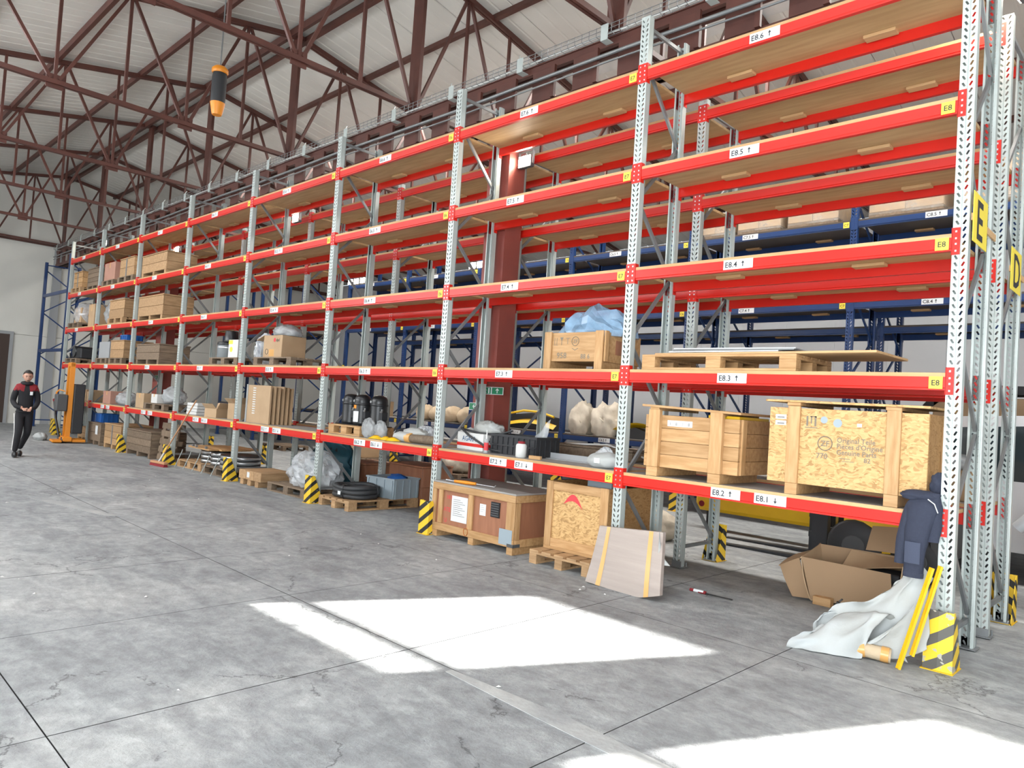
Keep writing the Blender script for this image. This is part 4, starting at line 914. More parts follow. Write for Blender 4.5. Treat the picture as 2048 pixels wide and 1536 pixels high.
def net_sheet(nm, net, m, nu=22, nv=16, seed=0, amp=.02):
    R_, C_ = len(net), len(net[0])
    def cat(p0, p1, p2, p3, t):
        return tuple(.5 * ((2 * b) + (-a + c) * t + (2 * a - 5 * b + 4 * c - d) * t * t + (-a + 3 * b - 3 * c + d) * t ** 3) for a, b, c, d in zip(p0, p1, p2, p3))
    def row(r, u):
        x = u * (C_ - 1); i = min(int(x), C_ - 2); g_ = lambda k: net[r][max(0, min(C_ - 1, k))]
        return cat(g_(i - 1), g_(i), g_(i + 1), g_(i + 2), x - i)
    def f(u, v, off=0):
        y = v * (R_ - 1); j = min(int(y), R_ - 2); g_ = lambda k: row(max(0, min(R_ - 1, k)), u)
        p = Vector(cat(g_(j - 1), g_(j), g_(j + 1), g_(j + 2), y - j)); q = Vector((u * 4, v * 4, seed * 5))
        p += Vector((noise.noise(q), noise.noise(q + Vector((9, 0, 0))), noise.noise(q + Vector((0, 9, 0))))) * amp
        return (p.x, p.y - off, max(.003, p.z + off * .5))
    mb = MB(); mb.grid(lambda u, v: f(u, v), nu, nv); mb.grid(lambda u, v: f(1 - u, v, -.006), nu, nv)
    return part(nm, mb, m, T)
net_sheet('sheet', [[(-.46, -.36, .005), (-.30, -.30, .01), (-.12, -.24, .01), (.0, -.16, .01)], [(-.42, -.30, .09), (-.26, -.22, .11), (-.05, -.14, .20), (.06, -.08, .26)], [(-.34, -.18, .13), (-.22, -.06, .22), (0, .0, .30), (.14, .02, .30)], [(-.30, -.08, .16), (-.12, .04, .26), (.05, .10, .27), (.18, .12, .20)]], 'foam_white', seed=1, amp=.04)
net_sheet('sheet', [[(-.30, .05, .10), (-.10, .05, .08), (.10, .02, .06), (.25, .0, .02)], [(-.30, .08, .28), (-.10, .07, .26), (.10, .05, .28), (.24, .02, .20)], [(-.06, .10, .36), (.06, .10, .44), (.18, .10, .52), (.30, .06, .46)], [(.10, .13, .50), (.18, .13, .60), (.27, .13, .68), (.36, .10, .62)]], 'foam_white', seed=2, amp=.04)
net_sheet('sheet', [[(-.20, -.16, .03), (.0, -.06, .02), (.18, -.02, .03), (.36, .02, .14)], [(-.02, -.12, .08), (.08, -.06, .16), (.22, .0, .22), (.37, .02, .26)], [(.10, -.06, .16), (.18, -.03, .28), (.26, .0, .36), (.36, .02, .40)], [(.22, .0, .34), (.27, .0, .42), (.31, .01, .50), (.34, .02, .58)]], 'foam_white', seed=3, amp=.012)
net_sheet('sheet', [[(-.42, -.02, .02), (-.34, .02, .03), (-.2, .06, .02)], [(-.38, .0, .16), (-.32, .04, .2), (-.18, .08, .15)], [(-.34, .02, .22), (-.27, .06, .24), (-.14, .10, .2)]], 'foam_white', seed=4)
part('tape_roll', MB().tube([(-.16, -.14, .05), (0, -.10, .06), (.16, -.06, .05)], .05, 10), 'paper', T); part('tape_band', MB().tube([(-.05, -.115, .056), (.0, -.10, .062)], .056, 10), 'tape', T); part('tape_band', MB().tube([(.10, -.075, .055), (.15, -.065, .052)], .054, 10), 'tape', T)
single('black_strap', MB().bar((-.10, 0, .30), (.06, .02, .27), .03, .012).bar((-.08, 0, .31), (-.06, 0, .33), .02, .012), 'black', 'short black strap end on top of the white foam sheets', 'strap', (-.60, -.06, 0))
for i, (a, b, nm) in enumerate((((-.19, -.30, .0), (-.045, -.16, .70), 'left'), ((-.12, -.26, .10), (.005, -.15, .72), 'right'))):
    mb = MB(); mb.prism([(-.02, -.008), (.02, -.008), (.02, .008), (.012, .008), (.012, -.002), (-.012, -.002), (-.012, .008), (-.02, .008)], 0, 1, 'z')
    A, B = Vector(a), Vector(b); L = (B - A).length; mb.v = [(x, y, z * L) for x, y, z in mb.v]
    q = (B - A).to_track_quat('Z', 'Y'); o = single('edge_profile', mb, 'yellow', 'yellow plastic edge profile leaning on the near end post, %s of two' % nm, 'profile', a, q.to_euler(), 'yellow profiles')
# jacket hanging over the beam end
T = thing('work_jacket', 'navy work jacket hanging over the red beam at the near end post', 'jacket', (-.165, -.07, .60))
def sleeve(nm, pts, rx, ry, m='navy', seed=0, n=16, parent=None):
    mb = MB(); vs = []; k = 14; P = [Vector(p) for p in pts]
    def at(t):
        x = t * (len(P) - 1); i = min(int(x), len(P) - 2); return P[i].lerp(P[i + 1], x - i)
    def rr(l, t):
        x = t * (len(l) - 1); i = min(int(x), len(l) - 2); return l[i] * (1 - (x - i)) + l[i + 1] * (x - i)
    for j in range(k + 1):
        t = j / k; c = at(t)
        for i in range(n):
            a = 2 * math.pi * i / n; w = 1 + .16 * noise.noise((math.cos(a) * 1.6, math.sin(a) * 1.6 + seed * 7, t * 5))
            vs.append((c.x + math.cos(a) * rr(rx, t) * w, c.y + math.sin(a) * rr(ry, t) * w, c.z))
    fs = [(j * n + i, j * n + (i + 1) % n, (j + 1) * n + (i + 1) % n, (j + 1) * n + i) for j in range(k) for i in range(n)]
    mb.add(vs, fs, 0, True); mb.add(vs[:n], [tuple(range(n))[::-1]]); mb.add(vs[-n:], [tuple(range(n))])
    return part(nm, mb, m, parent or T)
s = sleeve('sleeve', [(-.02, 0, .0), (-.015, 0, .16), (.0, .0, .34), (.02, .01, .50), (.03, .05, .58)], [.062, .070, .085, .095, .06], [.034, .04, .045, .05, .03], seed=1)
part('cuff', MB().lathe([(.066, -.002), (.068, .03), (.064, .034)], 16, 0, (-.02, 0, 0)), 'navy', s).scale = (1, .55, 1)
part('elbow_patch', MB().grid(lambda u, v: (-.07 + .10 * u, -.045 - .012 * math.sin(math.pi * u), .10 + .15 * v), 6, 6), 'navy_light', s)
sleeve('sleeve', [(-.115, .015, .08), (-.10, .015, .24), (-.07, .02, .40), (-.03, .03, .52), (-.01, .06, .58)], [.038, .045, .055, .06, .04], [.03, .035, .04, .04, .03], seed=2)
sleeve('body', [(.075, .03, .26), (.08, .03, .38), (.07, .03, .50), (.06, .05, .60)], [.05, .06, .07, .06], [.03, .035, .04, .03], seed=3)
part('collar', MB().blob((.085, .13, .66), (.055, .05, .085), 16, .22, 2.2, 6), 'navy', T); part('shoulder_fold', MB().blob((-.01, .05, .575), (.13, .06, .04), 16, .22, 2.4, 3), 'navy', T)
part('piping', MB().tube([(.06, -.03, .56), (.10, -.02, .53), (.12, -.005, .47)], .004, 6), 'label_white', T)

# ---- bay six, floor and second level
pallet('euro pallet on the floor carrying a black hose coil and grey tote', (-7.80, .62, 0), math.pi / 2, 1.25, .80)
T = thing('hose_coil', 'coil of thick black hose lying on the pallet beside the grey tote', 'coil', (-7.78, .36, .146))
for i, (rr, zz) in enumerate(((.30, .04), (.305, .10), (.29, .155), (.22, .05), (.21, .12))):
    pts = [(rr * math.cos(t * math.pi / 16) * 1.12, rr * math.sin(t * math.pi / 16), zz + .008 * math.sin(3 * t * math.pi / 16 + i)) for t in range(32)]
    part('hose_turn', MB().tube(pts, .036, 8, 0, True), 'rubber', T)
for a in (2.6, -1.2, .4): part('tie', MB().tube([(.30 * 1.12 * math.cos(a) + .055 * math.cos(t * math.pi / 6) * math.cos(a), .30 * math.sin(a) + .055 * math.cos(t * math.pi / 6) * math.sin(a), .10 + .10 * math.sin(t * math.pi / 6)) for t in range(12)], .006, 5, 0, True), 'black', T)
part('paper_tag', MB().box(.05, -.345, .06, .12, -.343, .11), 'label_white', T)
def tote(label, loc, size, m, rotz=0):
    w, d, h = size; T = thing('plastic_tote', label, 'box', loc, rotz); t = .008
    for q in ((-w / 2, -d / 2, w / 2, -d / 2 + t), (-w / 2, d / 2 - t, w / 2, d / 2), (-w / 2, -d / 2 + t, -w / 2 + t, d / 2 - t), (w / 2 - t, -d / 2 + t, w / 2, d / 2 - t)): part('wall', MB().box(q[0], q[1], 0, q[2], q[3], h), m, T)
    part('bottom', MB().box(-w / 2 + t, -d / 2 + t, 0, w / 2 - t, d / 2 - t, t), m, T); part('rim', MB().box(-w / 2 - .012, -d / 2 - .012, h - .025, w / 2 + .012, -d / 2, h).box(w / 2, -d / 2, h - .025, w / 2 + .012, d / 2 + .012, h).box(-w / 2 - .012, -d / 2, h - .025, -w / 2, d / 2 + .012, h).box(-w / 2, d / 2, h - .025, w / 2, d / 2 + .012, h), m, T)
    rb = MB().box(-.012, -.012, 0, .012, 0, h - .025).mesh('rib', m)
    for i in range(4): link('rib', rb, T, (-w / 2 + .04 + i * (w - .08) / 3, -d / 2, 0)); link('rib', rb, T, (w / 2, -d / 2 + .04 + i * (d - .08) / 3, 0), (0, 0, math.pi / 2))
    return T
tote('grey ribbed plastic tote on the pallet behind the black hose coil', (-7.68, .95, .146), (.60, .52, .30), 'tote_grey', .12)
single('blue_film', MB().blob((0, 0, .0), (.18, .12, .07), 10, .3, 3, 3, 0, -.02, True), 'bin_blue', 'blue crumpled film inside the grey ribbed tote', 'film', (-7.60, .98, .41))
pallet('half pallet on the lowest shelf carrying black compressors', (-7.80, .38, 1 + SH), 0, .82, .60, 'pine', nb=4)
CM = {}
def compressor(label, x, y, lab):
    T = thing('compressor', label, 'compressor', (x, y, 1 + SH + .146), 0, 'black compressors on the shelf')
    if not CM:
        CM['b'] = MB().lathe([(.10, .0), (.125, .02), (.13, .04), (.125, .06), (.125, .36), (.12, .40), (.10, .435), (.06, .455), (0, .46)], 24).mesh('shell', 'black'); CM['f'] = MB().cbox(-.15, -.15, 0, .15, .15, .012, .004).mesh('foot', 'black')
        CM['s'] = MB().lathe([(.128, .30), (.133, .305), (.133, .33), (.128, .335)], 24).mesh('seam', 'black'); CM['p'] = MB().tube([(.11, -.05, .22), (.17, -.07, .22), (.175, -.07, .26)], .014, 8).lathe([(.02, 0), (.02, .03)], 8, 0, (-.05, -.12, .36), 'y').mesh('port', 'steel')
        CM['t'] = MB().cbox(.10, -.06, .10, .16, .05, .22, .008).mesh('terminal_box', 'black_matte'); CM['l'] = MB().grid(lambda u, v: (.1265 * math.sin(-.75 + 1.3 * u), -.1265 * math.cos(-.75 + 1.3 * u), .04 + .17 * v), 8, 2).mesh('label', 'label_white'); CM['o'] = MB().grid(lambda u, v: (.1265 * math.sin(-.5 + .7 * u), -.1265 * math.cos(-.5 + .7 * u), .25 + .07 * v), 6, 2).mesh('sticker', 'orange')
    for k, nm in (('b', 'shell'), ('f', 'foot'), ('s', 'seam'), ('p', 'port'), ('t', 'terminal_box')): link(nm, CM[k], T)
    if lab: link('label', CM['l'], T); link('sticker', CM['o'], T)
compressor('black cylindrical compressor, leftmost of three on the half pallet', -8.04, .34, False); compressor('black compressor with a white label, middle of three on the half pallet', -7.74, .34, True); compressor('black cylindrical compressor, rightmost of three on the half pallet', -7.46, .44, False)
bag('plastic_bag', 'clear plastic bag standing beside the half pallet, left of the yellow bags', 'bag', (-7.25, .14, 1 + SH), (.12, .08, .14), 'film_dull', 3)
bag('plastic_bag', 'second clear plastic bag standing behind the yellow bags', 'bag', (-7.02, .18, 1 + SH), (.11, .07, .13), 'film_dull', 6)
for i, (x, y, rz, nm) in enumerate(((-6.98, .08, .5, 'left'), (-6.76, .09, .35, 'middle'), (-6.58, .07, .6, 'right'))):
    T = thing('snack_bag', 'flat yellow packet lying at the shelf front, %s one of three' % nm, 'packet', (x, y, 1 + SH), rz, 'yellow packets')
    part('packet', MB().grid(lambda u, v: (-.11 + .22 * u, -.05 + .10 * v, .004 + .05 * math.sin(math.pi * u) * math.sin(math.pi * v)), 8, 6).grid(lambda u, v: (.11 - .22 * u, -.05 + .10 * v, .002), 4, 4), 'yellow', T); part('print', MB().grid(lambda u, v: (-.05 + .08 * u, -.02 + .05 * v, .056 + .0 * u), 2, 2), 'orange', T)
single('black_part', MB().blob((0, 0, .08), (.17, .10, .09), 12, .18, 3, 9, 0, 0), 'black_matte', 'small black lumpy part behind the yellow packets', 'part', (-6.78, .40, 1 + SH))
T = thing('wrapped_roll', 'long brown wrapped roll with a white taped end on the lowest shelf', 'roll', (-6.20, .20, 1 + SH), .06)
part('roll', MB().tube([(-.16, 0, .06), (.42, 0, .06)], .058, 14), 'pallet_old', T); part('white_end', MB().tube([(-.46, 0, .06), (-.36, 0, .07), (-.16, 0, .066)], [.05, .07, .066], 14), 'foam_white', T); part('tape_band', MB().tube([(-.22, 0, .065), (-.12, 0, .063)], .068, 14), 'tape', T); part('paper_wrap', MB().blob((-.15, .08, .12), (.20, .08, .07), 12, .3, 3, 4, 0, .0, True), 'foam_white', T)
single('plastic_bag', MB().blob((0, 0, .09), (.16, .10, .12), 12, .3, 3, 12, 0, 0, True, False), 'film', 'clear film bag on the shelf behind the wrapped roll', 'bag', (-6.45, .52, 1 + SH))

# ---- bay five
pallet('dark worn pallet under the film heap on the floor', (-9.25, .50, 0), 0, 1.2, .95, 'pallet_old')
T = thing('plastic_film_heap', 'large heap of crumpled clear plastic film on the dark pallet', 'film', (-9.05, .42, .146)); part('film', MB().blob((0, 0, .20), (.52, .34, .33), 15, .26, 1.8, 7, 0, 0, True, False), 'film', T); part('inner_film', MB().blob((.05, .05, .16), (.38, .24, .22), 12, .3, 2.2, 9, 0, 0, True, False), 'film_dull', T)
T = thing('teal_tarp', 'teal blue tarpaulin draped behind the clear film heap', 'tarpaulin', (-9.72, 1.10, .0)); part('cover', MB().blob((.1, .0, .40), (.62, .20, .44), 24, .20, 2.2, 11, 0, 0, True), 'teal', T); part('dark_top', MB().blob((.25, .02, .66), (.25, .18, .14), 12, .2, 2, 3), 'black_matte', T)
T = thing('wooden_box_row', 'low row of pine boxes on block feet on the floor', 'box', (-10.42, .30, 0))
for i in range(3): part('box', MB().cbox(-.38 + .27 * i, -.32, .10, -.12 + .27 * i, .30, .255, .004), 'pallet', T); part('foot', MB().cbox(-.36 + .27 * i, -.30, 0, -.24 + .27 * i, .28, .10, .003), 'pallet', T)
part('paper', MB().box(-.08, -.322, .14, .01, -.3205, .23), 'label_white', T)
pallet('dark pallet on the third level under the large open carton', (-10.05, .38, 2 + SH), 0, 1.3, .70, 'pallet_old')
T = thing('carton', 'large brown carton with red round logo and bubble wrap on the third level', 'box', (-10.25, .36, 2 + SH + .146), .04)
w, d, h = .60, .46, .38
part('body', MB().cbox(-w / 2, -d / 2, 0, w / 2, d / 2, h, .006), 'card', T); part('flap', MB().box(-.30, 0, 0, 0, .008, .0).box(0, -d / 2, 0, .008, d / 2, .26).rot(-1.9, 'Y').move(-w / 2, 0, h), 'card', T)
mb = MB().lathe([(.035, 0), (.035, .001)], 18, 0, (.06, -d / 2 - .0015, .30), 'y').text('dpd', .075, (.11, -d / 2 - .002, .275), m=1); part('print', mb, ['ink_red', 'ink'], T); part('tape', MB().box(-.10, -d / 2 - .001, .02, .06, -d / 2, .14), 'tape', T)
ring = [(-.18 + .045 * math.cos(t * math.pi / 8), -d / 2 - .002, .10 + .045 * math.sin(t * math.pi / 8)) for t in range(16)]; part('stamp', MB().tube(ring, .004, 5, 0, True), 'ink', T)
single('bubble_wrap', MB().blob((0, 0, .06), (.27, .20, .13), 18, .25, 4, 5, 0, 0, True), 'film_dull', 'grey bubble wrap heap on top of the large carton', 'film', (-10.18, .36, 2 + SH + .146 + .383))
single('plastic_bag', MB().blob((0, 0, .27), (.17, .16, .28), 14, .25, 3, 15, 0, 0, True, False), 'film', 'clear film hanging at the left of the large carton', 'film', (-10.86, .32, 2 + SH + .003))
pallet('dark pallet on the third level under the grey canister', (-11.98, .40, 2 + SH), 0, 1.2, .70, 'pallet_old')
T = thing('canister', 'grey round canister with a black rim on the third level pallet', 'canister', (-12.22, .22, 2 + SH + .146)); part('body', MB().lathe([(.16, 0), (.165, .02), (.165, .26), (.16, .28)], 22), 'tote_dark', T); part('rim', MB().lathe([(.168, .24), (.172, .25), (.172, .29), (.15, .30), (0, .30)], 22), 'black', T); part('hoop', MB().lathe([(.167, .18), (.170, .185), (.170, .2), (.167, .205)], 22), 'steel', T)
T = thing('black_bucket', 'black bucket standing upside down on the grey canister', 'bucket', (-12.13, .26, 2 + SH + .146 + .302)); part('body', MB().lathe([(.13, 0), (.12, .20), (.11, .215), (0, .215)], 20), 'black', T); part('hoop', MB().lathe([(.132, .0), (.136, .005), (.136, .03), (.13, .035)], 20), 'black', T)
T = thing('carton', 'white carton with yellow print beside the grey canister', 'box', (-11.72, .25, 2 + SH + .146), .1); part('body', MB().cbox(-.16, -.14, 0, .16, .14, .33, .004), 'white', T); part('print', MB().box(-.16, -.1415, .25, -.02, -.14, .32).lathe([(.05, 0), (.05, .001)], 14, 0, (-.06, -.1416, .15), 'y'), 'tag_yellow', T)
T = thing('cardboard_panels', 'tall stack of flat cardboard panels standing on edge on the lowest shelf', 'panels', (-10.62, .34, 1 + SH)); 
for i in range(6): part('panel', MB().box(-.40 + .01 * i, -.20 + .075 * i, 0, .42 + .01 * i, -.17 + .075 * i, .66 - .012 * (i % 3)), 'card', T)
part('edge_wrap', MB().box(-.45, -.21, .0, -.405, .24, .67), 'foam_white', T); 
for i in range(12): part('spacer', MB().box(-.20, -.206, .16 + .04 * i, -.10, -.2005, .175 + .04 * i), 'label_white', T)
carton('brown open carton with raised flaps at the front of the lowest shelf', (-12.42, .20, 1 + SH), (.32, .26, .17), .3, 'card', 'open')
carton('larger brown open carton leaning beside the standing cardboard panels', (-11.80, .34, 1 + SH), (.34, .26, .30), -.1, 'card', 'open')

# ---- bay four and beyond, floor
for i, (x, mm) in enumerate(((-13.2, 'pallet'), (-12.0, 'pallet_old'))): pallet('pallet under the steel rings, %s one' % ('left', 'right')[i], (x, .50, 0), 0, 1.15, .85, mm)
T = thing('wooden_disc', 'large round wooden reel disc lying over the steel rings', 'disc', (-12.75, .55, .43), 0)
for i in range(5):
    a = -.50 + .2 * i; L = math.sqrt(max(.01, .62 ** 2 - (a + .1) ** 2)); part('plank', MB().cbox(-L, a + .003, 0, L, a + .197, .03, .003), 'pine', T)
part('edge_clip', MB().box(-.3, -.5, .03, -.26, -.46, .07).box(0, -.56, .03, .04, -.52, .07).box(.3, -.5, .03, .34, -.46, .07), 'galv_dull', T)
for i, (x, y, rr) in enumerate(((-12.95, .42, .20), (-12.45, .42, .22), (-11.75, .45, .36))):
    T = thing('steel_ring_stack', 'stack of bright steel rings with black bands on a pallet, %s one' % ('left', 'middle', 'right')[i], 'rings', (x, y, .146), 0, 'steel ring stacks')
    for k in range(3): part('ring', MB().lathe([(rr * .75, .085 * k), (rr, .085 * k), (rr, .085 * k + .07), (rr * .75, .085 * k + .07), (rr * .75, .085 * k)], 28), 'steel', T); part('band', MB().lathe([(rr + .004, .085 * k + .07), (rr + .006, .085 * k + .078), (rr + .004, .085 * k + .085)], 28), 'black', T)
for i in range(5):
    x = -13.55 + .42 * i; single('thin_rod', MB().tube([(0, 0, 0), (.16, .05, .30), (.17, .06, .36)], .008, 6), 'galv', 'thin bent metal rod leaning on the steel ring pallet, %s from the left' % ORD[i], 'rod', (x, -.05, .004), (0, 0, 0), 'thin rods')
T = pallet('grey pallet standing upright on its side beside the fifth front post', (-14.62, .42, .42), 0, .9, .80, 'pallet_old'); T.rotation_euler = (math.pi / 2 - .1, 0, 0); T.location = (-14.62, .32, .40)
T = thing('broom', 'push broom with a red head leaning on the front rack post', 'broom', (-13.72, -.30, 0), .12)
part('head', MB().cbox(-.28, -.04, .05, .28, .04, .10, .01), 'wood_handle', T); part('bristles', MB().prism([(-.045, 0), (.045, 0), (.035, .05), (-.035, .05)], -.28, .28, 'x'), 'fabric_red', T); part('handle', MB().tube([(0, 0, .09), (.72, .28, 1.36)], .013, 8), 'wood_handle', T); part('socket', MB().tube([(0, 0, .09), (.10, .04, .27)], .018, 8), 'white', T)
crate('low pine crate with a steel strap on the floor at the far end', -18.35, -17.15, .05, .78, 0, .60, 3, 'pallet', True); crate('long weathered plank crate on the floor left of the upright pallet', -16.65, -15.15, .02, .78, 0, .58, 3, 'pallet_old')
crate('weathered crate with a white paper on the floor behind the orange stacker', -19.55, -18.55, .02, .75, 0, .56, 2, 'pallet_old'); single('paper_note', MB().box(-.09, -.002, 0, .09, 0, .22), 'label_white', 'white paper note on the weathered floor crate', 'paper', (-18.85, .012, .27))
crate('small pine box on the floor at the foot of the orange stacker', -20.55, -19.75, .05, .75, 0, .38, 2, 'pallet')
tote('blue plastic bin on the weathered floor crate', (-19.25, .35, .565), (.50, .40, .22), 'bin_blue')

# ---- second level, far bays
for i, (x0, x1, h, m, lb) in enumerate(((-20.9, -20.35, .30, 'card', 'plain brown carton, leftmost on the lowest far shelf'), (-20.25, -19.75, .26, 'card', 'squat brown carton beside the far seventh bay post'), (-18.9, -18.35, .32, 'card_pink', 'reddish carton in the middle of the far lowest shelf'), (-16.55, -16.05, .34, 'card', 'upright brown carton beside the third post from the far end'))):
    carton(lb, ((x0 + x1) / 2, .32, 1 + SH), (x1 - x0, .42, h), 0, m)
bag('plastic_bag', 'crumpled film bag on the far lowest shelf beside the reddish carton', 'bag', (-17.75, .32, 1 + SH), (.34, .22, .17), 'film_dull', 21)
pallet('dark pallet on the lowest far shelf under wrapped goods', (-15.2, .38, 1 + SH), 0, 1.2, .7, 'pallet_old')
carton('white wrapped package on the dark far shelf pallet', (-15.45, .32, 1 + SH + .146), (.34, .40, .20), 0, 'white'); bag('plastic_bag', 'grey film wrapped bundle on the dark far shelf pallet', 'bag', (-14.95, .36, 1 + SH + .146), (.30, .22, .20), 'film_dull', 24)
T = thing('paper_stack', 'stack of white papers on the lowest shelf left of the fifth front post', 'paper', (-13.55, .35, 1 + SH)); 
for i in range(4): part('bundle', MB().cbox(-.26 + .01 * i, -.16, .06 * i, .24 + .012 * i, .16, .06 * i + .055, .004), 'white', T)
# ---- third to fifth level, far bays
def on_pallet(lab_p, x, z, W=1.2, m='pallet_old'): pallet(lab_p, (x, .38, z + SH), 0, W, .70, m)
on_pallet('far third level pallet, leftmost, under the black machine part', -21.72, 2, 1.1)
T = thing('machine_part', 'black machine part on the far third level, leftmost load', 'machine', (-21.72, .38, 2 + SH + .146)); part('block', MB().cbox(-.40, -.22, 0, .40, .22, .30, .03), 'black_matte', T); part('drum', MB().lathe([(.15, -.25), (.16, -.24), (.16, .2), (.15, .21)], 16, 0, (-.15, 0, .20), 'y'), 'black', T); part('lever', MB().tube([(-.35, -.2, .1), (-.62, -.2, .02), (-.68, -.2, .16)], .018, 6), 'black', T)
on_pallet('far third level pallet under the grey sheet wrapped load', -19.06, 2, .9); carton('grey wrapped box load on the far third level', (-19.06, .36, 2 + SH + .146), (.80, .55, .42), 0, 'grey_paint', tape=False)
on_pallet('far third level pallet under the left brown and grey crate', -17.98, 2, 1.0); crate('brown over grey crate on the third level, left of the farther column', -18.46, -17.50, .06, .72, 2 + SH + .146, .44, 2, 'pallet', base=False)
crate('long brown crate on the third level, right behind the farther column', -16.6, -15.2, .06, .72, 2 + SH, .46, 2, 'pallet_old', base=True)
tote('blue bin on top of the brown over grey crate', (-17.98, .38, 2 + SH + .146 + .442), (.50, .36, .14), 'bin_blue')
on_pallet('far fourth level pallet, leftmost, under the film wrapped cartons', -21.78, 3, 1.0); T = thing('wrapped_load', 'tall film wrapped load on the far fourth level, leftmost', 'load', (-21.85, .38, 3 + SH + .146)); part('cartons', MB().cbox(-.30, -.24, 0, .30, .24, .44, .02), 'card', T); part('wrap', MB().blob((.02, 0, .25), (.37, .32, .34), 16, .10, 3, 31, 0, 0, True), 'film', T)
carton('brown carton on the far fourth level next to the wrapped load', (-20.55, .36, 3 + SH), (.50, .45, .62), 0, 'card'); bag('plastic_bag', 'big grey film heap on the far fourth level', 'film', (-19.16, .38, 3 + SH), (.36, .28, .36), 'film_dull', 33)
on_pallet('far fourth level pallet under the tall brown crate', -18.25, 3, 1.1, 'pallet'); crate('tall brown plank crate on the far fourth level, left one', -18.80, -17.70, .06, .72, 3 + SH + .146, .46, 2, 'pallet', base=False); crate('long brown plank crate on the far fourth level behind the column', -16.72, -15.2, .06, .72, 3 + SH, .56, 2, 'pallet')
on_pallet('far fifth level pallet, leftmost, under the striped small crate', -21.84, 4, .9, 'pallet'); crate('small crate with a grey strap on the far fifth level, leftmost', -22.24, -21.44, .08, .70, 4 + SH + .146, .46, 3, 'pine', True, base=False)
crate('dark stacked crate on the far fifth level beside the pink carton', -20.95, -20.0, .08, .70, 4 + SH, .60, 4, 'pallet_old'); on_pallet('far fifth level pallet under the pink carton', -19.08, 4, .9); carton('pinkish carton on the far fifth level', (-19.08, .36, 4 + SH + .146), (.82, .58, .46), 0, 'card_pink')
on_pallet('far fifth level pallet under the pine crate', -17.75, 4, 1.1); crate('pine crate with a grey strap on the far fifth level', -18.25, -17.25, .06, .72, 4 + SH + .146, .46, 2, 'pallet', True, base=False); crate('long pine crate on the far fifth level next to the column', -16.7, -15.2, .06, .72, 4 + SH, .52, 2, 'pallet')

# ---- orange stacker and the person
T = thing('pallet_stacker', 'orange hand pallet stacker parked in front of the far rack end', 'stacker', (-19.62, -.46, 0), -.12)
for s in (-1, 1): part('mast_channel', MB().box(s * .22 - .05, -.05, .10, s * .22 + .05, .05, 2.02), 'orange', T)
part('cross_head', MB().box(-.27, -.04, 1.94, .27, .04, 2.04), 'orange', T); part('battery_box', MB().cbox(-.16, -.30, .80, .30, -.06, 1.22, .02), 'grey_dark', T); part('motor_cover', MB().cbox(.06, .06, .25, .36, .30, 1.5, .02), 'black_matte', T)
part('base', MB().cbox(-.42, -.12, .04, .34, .10, .16, .02), 'orange', T); part('foot', MB().cbox(-.16, -.34, .02, .38, -.12, .08, .02), 'orange', T)
for s in (-1, 1): part('fork_leg', MB().cbox(s * .24 - .07, .10, .03, s * .24 + .07, .40, .10, .01), 'orange', T)
part('tiller', MB().tube([(-.10, -.14, .14), (-.30, -.22, .60), (-.42, -.26, 1.02)], .028, 8), 'black', T); part('handle', MB().tube([(-.56, -.26, 1.06), (-.42, -.27, 1.04), (-.30, -.26, 1.06)], .03, 8), 'fabric_red', T)
for i in range(2): part('guard_loop', MB().tube([(-.16 - .12 * i, -.22, .90), (-.28 - .12 * i, -.26, 1.0), (-.26 - .12 * i, -.24, 1.26), (-.10 - .12 * i, -.20, 1.33), (-.02, -.1, 1.30)], .014, 6), 'orange', T)
part('wheel', MB().lathe([(.05, -.04), (.075, -.035), (.075, .035), (.05, .04)], 14, 0, (-.32, -.10, .075), 'y'), 'black', T); part('wheel', MB().lathe([(.05, -.04), (.075, -.035), (.075, .035), (.05, .04)], 14, 0, (.26, -.10, .075), 'y'), 'black', T)
bag('plastic_bag', 'pale film scrap on the floor at the front of the orange stacker', 'film', (-20.35, -.85, 0), (.22, .14, .10), 'foam_white', 41)
# ---- person walking in the aisle
def skinned(verts, edges, radii, sub=2):
    me = bpy.data.meshes.new('sk'); me.from_pydata(verts, edges, []); o = bpy.data.objects.new('sk', me); COL.objects.link(o)
    md = o.modifiers.new('s', 'SKIN'); md.use_smooth_shade = True
    for i, r in enumerate(radii):
        sv = me.skin_vertices[0].data[i]; sv.radius = (r, r) if not isinstance(r, tuple) else r; sv.use_root = (i == 0)
    o.modifiers.new('b', 'SUBSURF').levels = sub
    dg = bpy.context.evaluated_depsgraph_get(); e = o.evaluated_get(dg); m2 = e.to_mesh()
    vs = [tuple(v.co) for v in m2.vertices]; fs = [tuple(p.vertices) for p in m2.polygons]; e.to_mesh_clear()
    bpy.data.objects.remove(o); bpy.data.meshes.remove(me)
    return vs, fs
PV = []; PE = []; PR = []
def pv(p, r, link_to=None):
    PV.append(p); PR.append(r)
    if link_to is not None: PE.append((link_to, len(PV) - 1))
    return len(PV) - 1
